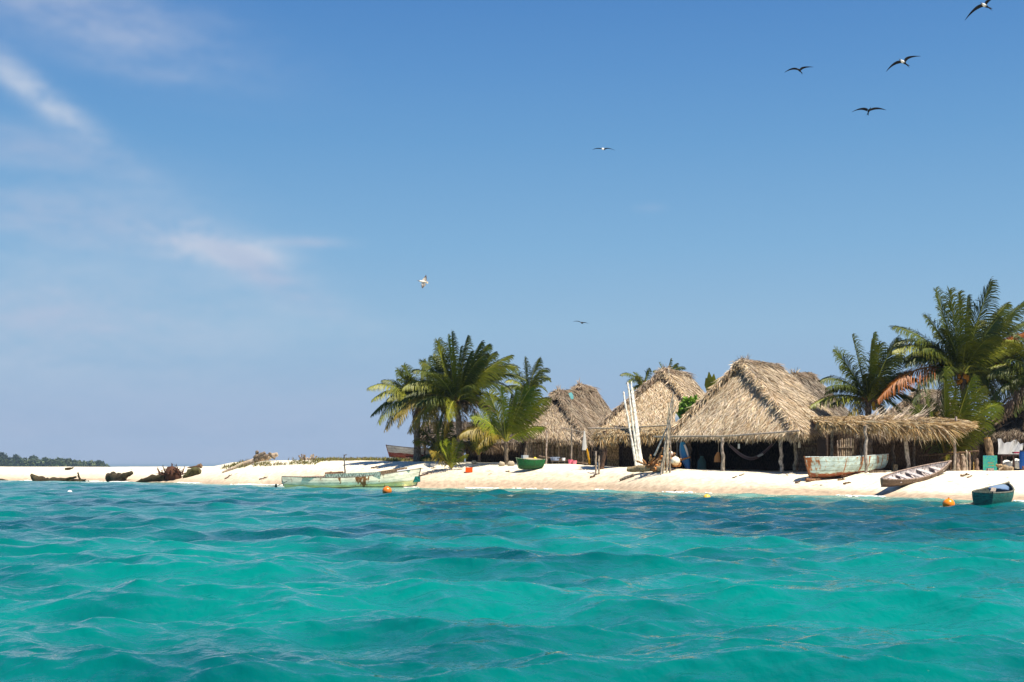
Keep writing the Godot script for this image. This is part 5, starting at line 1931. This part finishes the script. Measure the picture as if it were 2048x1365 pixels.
	o = thing("white_sheet", "pale sheet of plastic draped up behind the dark table", "sheet", at(2020, 905, 68.8))
	rows = []
	for i in 9:
		var row := PackedVector3Array()
		for j in 11:
			var u := j / 10.0
			var v := i / 8.0
			var top := 884.0 - 22.0 * soft.get_noise_1d(u * 130.0 + 20.0) - 16.0 * maxf(0.0, u - 0.55)
			row.append(at(1996 + 50 * u, lerpf(top, 910, v), 68.8) + Vector3(0, 0, 0.12 * sin(u * 14.0 + v * 3.0)))
		rows.append(row)
	mb = MB.new()
	mb.grid(rows, func(_i, _j): return Color(0.55, 0.55, 0.56), at(2020, 890, 90))
	part("plastic", mb, M.plain, o)
	for q in [[2015, 931, "white sack on the ground under the dark table"], [2034, 928, "second white sack under the dark table, nearer the blue drum"]]:
		mb = MB.new()
		mb.blob(at(q[0], q[1], 68.4), Vector3(0.28, 0.27, 0.2), Color(0.62, 0.62, 0.62), Color(0.72, 0.72, 0.72), soft, 0.35, 14)
		tag(part("white_sack", mb, M.matte), q[2], "sack")
	mb = MB.new()
	mb.box(Transform3D(Basis.IDENTITY, at(2034, 906, 67.6)), Vector3(0.35, 0.08, 0.3), Color(0.3, 0.02, 0.06))
	tag(part("red_cloth", mb, M.plain), "dark red cloth folded on the dark table", "cloth")
	# blue drum
	f = foot(2051, 66.9)
	o = thing("blue_drum", "blue plastic drum at the very edge of the picture", "drum", f)
	mb = MB.new()
	mb.tube([f + Vector3(0, 0.1, 0), f + Vector3(0, 0.3, 0), f + Vector3(0, 0.6, 0), f + Vector3(0, 0.9, 0), f + Vector3(0, 1.0, 0)], [0.27, 0.29, 0.28, 0.29, 0.26], Color(0.01, 0.10, 0.42), 16)
	part("body", mb, M.gloss, o)
	mb = MB.new()
	mb.tube([f + Vector3(0, 0.99, 0), f + Vector3(0, 1.06, 0)], [0.27, 0.27], Color(0.02, 0.03, 0.09), 16)
	part("lid", mb, M.gloss, o)
	mb = crooked(foot(2047, 65.6), at(2047, 933, 65.6), 0.05, 0.045, Color(0.30, 0.14, 0.10), 0.01)
	tag(part("short_post", mb, M.wood), "short reddish post in front of the blue drum", "post")
	# driftwood beside the panel
	driftlog("driftwood_log", "split tan log lying between the painted panel and the dark table", "log", [foot(1998, 66.0) + Vector3(-0.05, 0.3, -0.2), foot(2010, 65.9) + Vector3(0, 0.16, 0), foot(2027, 65.6) + Vector3(0, 0.08, 0)], [0.06, 0.15, 0.11], Color(0.46, 0.33, 0.21), [[foot(1999, 65.8) + Vector3(0, 0.05, 0), foot(2014, 65.9) + Vector3(0, 0.26, 0), 0.07]])
	mb = MB.new()
	mb.box(Transform3D(Basis(Vector3.UP, 0.2), foot(1981, 64.0) + Vector3(0, 0.06, 0)), Vector3(0.32, 0.13, 0.16), Color(0.38, 0.29, 0.26))
	tag(part("loose_block", mb, M.wood), "small loose block lying on the sand below the painted panel", "block")
	mb = MB.new()
	mb.box(Transform3D(Basis.IDENTITY, foot(1791, 66.6) + Vector3(0, 0.16, 0)), Vector3(0.2, 0.42, 0.2), Color(0.4, 0.29, 0.17))
	tag(part("wood_block", mb, M.wood), "upright wood block between the shelter posts", "block")
	mb = MB.new()
	mb.box(Transform3D(Basis.IDENTITY, foot(1756, 64.8) + Vector3(0, 0.05, 0)), Vector3(0.8, 0.12, 0.25), Color(0.24, 0.18, 0.13))
	tag(part("beam", mb, M.wood), "short beam on the sand by the second shelter post", "beam")


func bucket(called: String, label: String, p: Vector3, r: float, h: float, col: Color) -> void:
	var o := thing(called, label, "bucket", p)
	var mb := MB.new()
	mb.tube([p, p + Vector3(0, h, 0)], [r * 0.78, r], col, 14, 0.0, null, false)
	mb.tube([p + Vector3(0, h, 0), p + Vector3(0, 0.03, 0)], [r * 0.93, r * 0.7], col * 0.8, 14)
	part("body", mb, M.plain, o)
	mb = MB.new()
	var pts := []
	var rr := []
	for i in 13:
		var a := TAU * i / 12
		pts.append(p + Vector3(cos(a) * r, h, sin(a) * r))
		rr.append(r * 0.06)
	mb.tube(pts, rr, col, 5, 0.0, null, false)
	part("rim", mb, M.plain, o)


# ------------------------------------------------------------------ driftwood
func build_drift() -> void:
	var dark := Color(0.075, 0.06, 0.035)
	var moss := Color(0.13, 0.12, 0.05)
	# the row of wave washed logs
	driftlog("driftwood_log", "long mossy driftwood trunk with a raised broken end at the water's edge", "driftwood", [foot(67, 113.6) + Vector3(-0.2, 0.95, 0), foot(76, 113) + Vector3(0, 0.5, 0), foot(100, 112.6) + Vector3(0, 0.35, 0), foot(128, 112.2) + Vector3(0, 0.28, 0), foot(176, 111.4) + Vector3(0, 0.12, 0)], [0.16, 0.45, 0.33, 0.32, 0.1], dark, [
		[foot(116, 111.6) + Vector3(0, 0.4, 0), foot(150, 111.6) + Vector3(0, 0.62, 0), 0.17], [foot(162, 111.4) + Vector3(0, -0.1, 0), foot(155, 111.4) + Vector3(0, 1.0, 0), 0.12], [foot(120, 111.2) + Vector3(0, 0.1, 0), foot(172, 110.9) + Vector3(0, 0.34, 0), 0.16]], 0.25)
	driftlog("driftwood_log", "short blocky log with a mossy knob, second in the row at the water", "driftwood", [foot(215, 110) + Vector3(0, 0.42, 0), foot(230, 109.6) + Vector3(0, 0.36, 0), foot(248, 109.2) + Vector3(0, 0.28, 0)], [0.42, 0.46, 0.35], dark, [[foot(244, 109) + Vector3(0, 0.4, 0), foot(264, 108.8) + Vector3(0, 0.62, 0), 0.27]], 0.25)
	var o := driftlog("driftwood_log", "low dark trunk running into the root plate at the water", "driftwood", [foot(272, 106.5) + Vector3(0, 0.05, 0), foot(295, 106.3) + Vector3(0, 0.18, 0), foot(330, 106) + Vector3(0, 0.25, 0)], [0.08, 0.26, 0.34], dark, [], 0.2)
	var root := thing("root_plate", "upended tangle of roots on the waterline", "driftwood", foot(345, 106))
	for i in 60:
		var c := foot(345, 106) + Vector3(rng.randfn(0, 0.3), 0.4, rng.randfn(0, 0.3))
		var d := Vector3(rng.randfn(0, 0.65), rng.randf_range(0.0, 1.0), rng.randfn(0, 0.5)).normalized()
		part("root", crooked(c, c + d * rng.randf_range(0.5, 1.0), 0.075, 0.02, Color(0.10, 0.045, 0.03), 0.05, 5), M.wood, root)
	var mb := MB.new()
	mb.blob(foot(344, 106) + Vector3(0, 0.35, 0), Vector3(0.75, 0.6, 0.5), Color(0.06, 0.03, 0.02), Color(0.09, 0.045, 0.03), soft, 0.6, 14)
	part("root_mass", mb, M.matte, root)
	driftlog("driftwood_log", "stubby log beyond the root plate, sloping down to the water", "driftwood", [foot(366, 105.6) + Vector3(0, 0.06, 0), foot(384, 105.6) + Vector3(0, 0.34, 0), foot(400, 105.4) + Vector3(0, 0.24, 0)], [0.14, 0.36, 0.22], moss * 0.8, [], 0.3)
	driftlog("driftwood_log", "dark log tip running out of the picture on the left beach", "driftwood", [foot(-30, 118) + Vector3(0, 0.7, 0), foot(4, 117.5) + Vector3(0, 0.3, 0), foot(24, 117) + Vector3(0, 0.1, 0)], [0.2, 0.16, 0.06], dark, [], 0.2)
	driftlog("driftwood_log", "small dark branch lying on the sand above the mossy trunk", "driftwood", [foot(131, 124) + Vector3(0, 0.05, 0), foot(146, 123.6) + Vector3(0, 0.2, 0)], [0.14, 0.07], dark, [], 0.3)
	driftlog("driftwood_log", "pointed brown branch lying on the sand above the root plate", "driftwood", [foot(374, 113.5) + Vector3(0, 0.04, 0), foot(392, 113) + Vector3(0, 0.14, 0), foot(402, 112.8) + Vector3(0, 0.24, 0)], [0.04, 0.12, 0.2], Color(0.2, 0.13, 0.08), [], 0.3)
	# pale driftwood on the dune
	var pale := Color(0.56, 0.44, 0.33)
	var d := 100.0
	driftlog("driftwood_log", "long bleached log lying along the top of the dune", "driftwood", [foot(444, d) + Vector3(0, 0.08, 0), foot(480, d) + Vector3(0, 0.16, 0), foot(528, d) + Vector3(0, 0.32, 0), foot(555, d) + Vector3(0, 0.5, 0)], [0.06, 0.15, 0.22, 0.17], Color(0.68, 0.55, 0.42))
	o = thing("driftwood_stump", "grey brown driftwood stump leaning on the bleached dune log", "driftwood", foot(520, d - 0.6))
	for q in [[508, 922, 516, 903, 0.16], [512, 920, 528, 906, 0.2], [516, 916, 534, 912, 0.16], [530, 918, 540, 907, 0.12], [538, 908, 549, 919, 0.12]]:
		part("limb", crooked(at(q[0], q[1], d - 0.6), at(q[2], q[3], d - 0.7), q[4], q[4] * 0.7, Color(0.30, 0.235, 0.18), 0.08, 8), M.wood, o)
	o = thing("driftwood_heap", "small heap of reddish driftwood set in the dune grass", "driftwood", foot(613, 98))
	for i in 12:
		var a := foot(rng.randf_range(600, 626), 98 + rng.randf_range(-0.4, 0.4))
		var dir := Vector3(rng.randfn(0, 0.6), rng.randf_range(0.3, 1.0), rng.randfn(0, 0.3)).normalized()
		part("limb", crooked(a, a + dir * rng.randf_range(0.3, 0.52), 0.07, 0.05, pale * rng.randf_range(0.5, 0.95), 0.03, 6), M.wood, o)
	# litter on the sand, each a stick of its own
	var litter := [
		[456, 96.5, 14, "forked twig on the sand below the dune log"], [526, 92.5, 16, "dark short stick on the sand left of the long boat"], [750, 86.5, 16, "curved twig on the sand behind the long boat's bow"], [851, 82.2, 26, "brown driftwood stick beside the long boat's bow"], [866, 83.4, 8, "small stick above the brown driftwood stick"],
		[1302, 66.5, 14, "thin dark stick below the pole stack"], [1349, 66.2, 8, "short dark stick below the blue canoe"], [1470, 66.2, 9, "short stick in front of the largest hut"], [1484, 66.6, 9, "second short stick in front of the largest hut, nearer the boat"], [1597, 63.2, 13, "flat dark stick below the rust streaked boat's bow"],
		[1683, 63.4, 12, "small brown twig on the sand beside the rust streaked boat"], [1694, 61.4, 14, "spiky driftwood twig close to the wet sand by the canoe"], [1930, 58.5, 18, "forked driftwood twig between the canoe and the dark green skiff"], [1940, 57.8, 10, "little twig just in front of the forked driftwood twig"], [1016, 80.5, 10, "small dark twig on the open sand below the young palm"], [1187, 75.4, 12, "thin shadowy twig below the brown porch post"]]
	for q in litter:
		twig(q[0], q[1], q[2], q[3], Color(0.26, 0.17, 0.10) if q[0] > 1600 else Color(0.2, 0.14, 0.1), 0.03 if q[2] < 12 else 0.05)


# ------------------------------------------------------------------ birds
func build_birds() -> void:
	var black := {"body": Color(0.012, 0.012, 0.014), "breast": Color(0.012, 0.012, 0.014), "head": Color(0.015, 0.013, 0.014), "beak": Color(0.08, 0.08, 0.09), "tail": Color(0.012, 0.012, 0.014), "wing": Color(0.012, 0.012, 0.014), "tip": Color(0.01, 0.01, 0.012)}
	var white := black.duplicate()
	white.breast = Color(0.75, 0.75, 0.75)
	white.head = Color(0.8, 0.8, 0.8)
	var d := 82.0
	bird("seabird", "black seabird with a white head, wing cut off by the top of the picture", "bird", at(1970, 11, 70), [wing([Vector2(-4, 1), Vector2(-20, -7), Vector2(-38, -28)], 9.0), wing([Vector2(2, 2), Vector2(8, 11), Vector2(34, 26)], 9.0)], Vector3(-5, 2, 3), Vector3(14, -4, -6), 3.0, white)
	bird("seabird", "black seabird with a white breast gliding with one wing dipped", "bird", at(1807, 124, d), [wing([Vector2(-3, 1), Vector2(-18, -3), Vector2(-33, -18)], 7.5), wing([Vector2(3, 1), Vector2(12, 10), Vector2(36, 13)], 7.5)], Vector3(-5, 2, 3), Vector3(11, -6, -4), 2.7, white)
	bird("seabird", "black seabird gliding left of the white breasted one", "bird", at(1599, 140, d), [wing([Vector2(-2, 1), Vector2(-14, 3), Vector2(-29, -4)], 6.0), wing([Vector2(2, 1), Vector2(11, 6), Vector2(29, 7)], 6.0)], Vector3(-3, 0, 4), Vector3(6, -5, -4), 2.1, black)
	bird("seabird", "black seabird with evenly arched wings, lowest of the upper flock", "bird", at(1738, 221, d), [wing([Vector2(-2, 1), Vector2(-15, 4), Vector2(-33, -2)], 6.0), wing([Vector2(2, 1), Vector2(17, 5), Vector2(36, 2)], 6.0)], Vector3(1, 1, 5), Vector3(-1, -7, -3), 2.2, black)
	bird("seabird", "black seabird with flat spread wings high over the small hut", "bird", at(1207, 298, 110), [wing([Vector2(-2, 0), Vector2(-12, 1.5), Vector2(-22, -1)], 4.6), wing([Vector2(2, 0), Vector2(11, 1.5), Vector2(24, -2.5)], 4.6)], Vector3(-3, -0.5, 4), Vector3(3, -0.5, -5), 2.0, white)
	bird("seabird", "small dark seabird low in the sky right of the left palms", "bird", at(1164, 646, 130), [wing([Vector2(-1, 0), Vector2(-9, 3.5), Vector2(-18, 2)], 4.0), wing([Vector2(1, 0), Vector2(7, 0.5), Vector2(14, -2)], 4.0)], Vector3(-1, 0, 4), Vector3(2, -1, -4), 1.9, black)
	var pel := {"body": Color(0.62, 0.55, 0.48), "breast": Color(0.75, 0.70, 0.64), "head": Color(0.85, 0.85, 0.85), "beak": Color(0.16, 0.15, 0.14), "tail": Color(0.55, 0.45, 0.3), "wing": Color(0.72, 0.64, 0.57), "tip": Color(0.16, 0.12, 0.11)}
	bird("pelican", "pale pelican banking above the left palms with its bill down", "bird", at(847, 564, 100), [wing([Vector2(0, 2), Vector2(3, 7), Vector2(5, 14)], 10.0), wing([Vector2(0, -2), Vector2(-2, -7), Vector2(-3, -13)], 11.0)], Vector3(-6, 1, 2), Vector3(7, -1, -3), 2.7, pel, false)
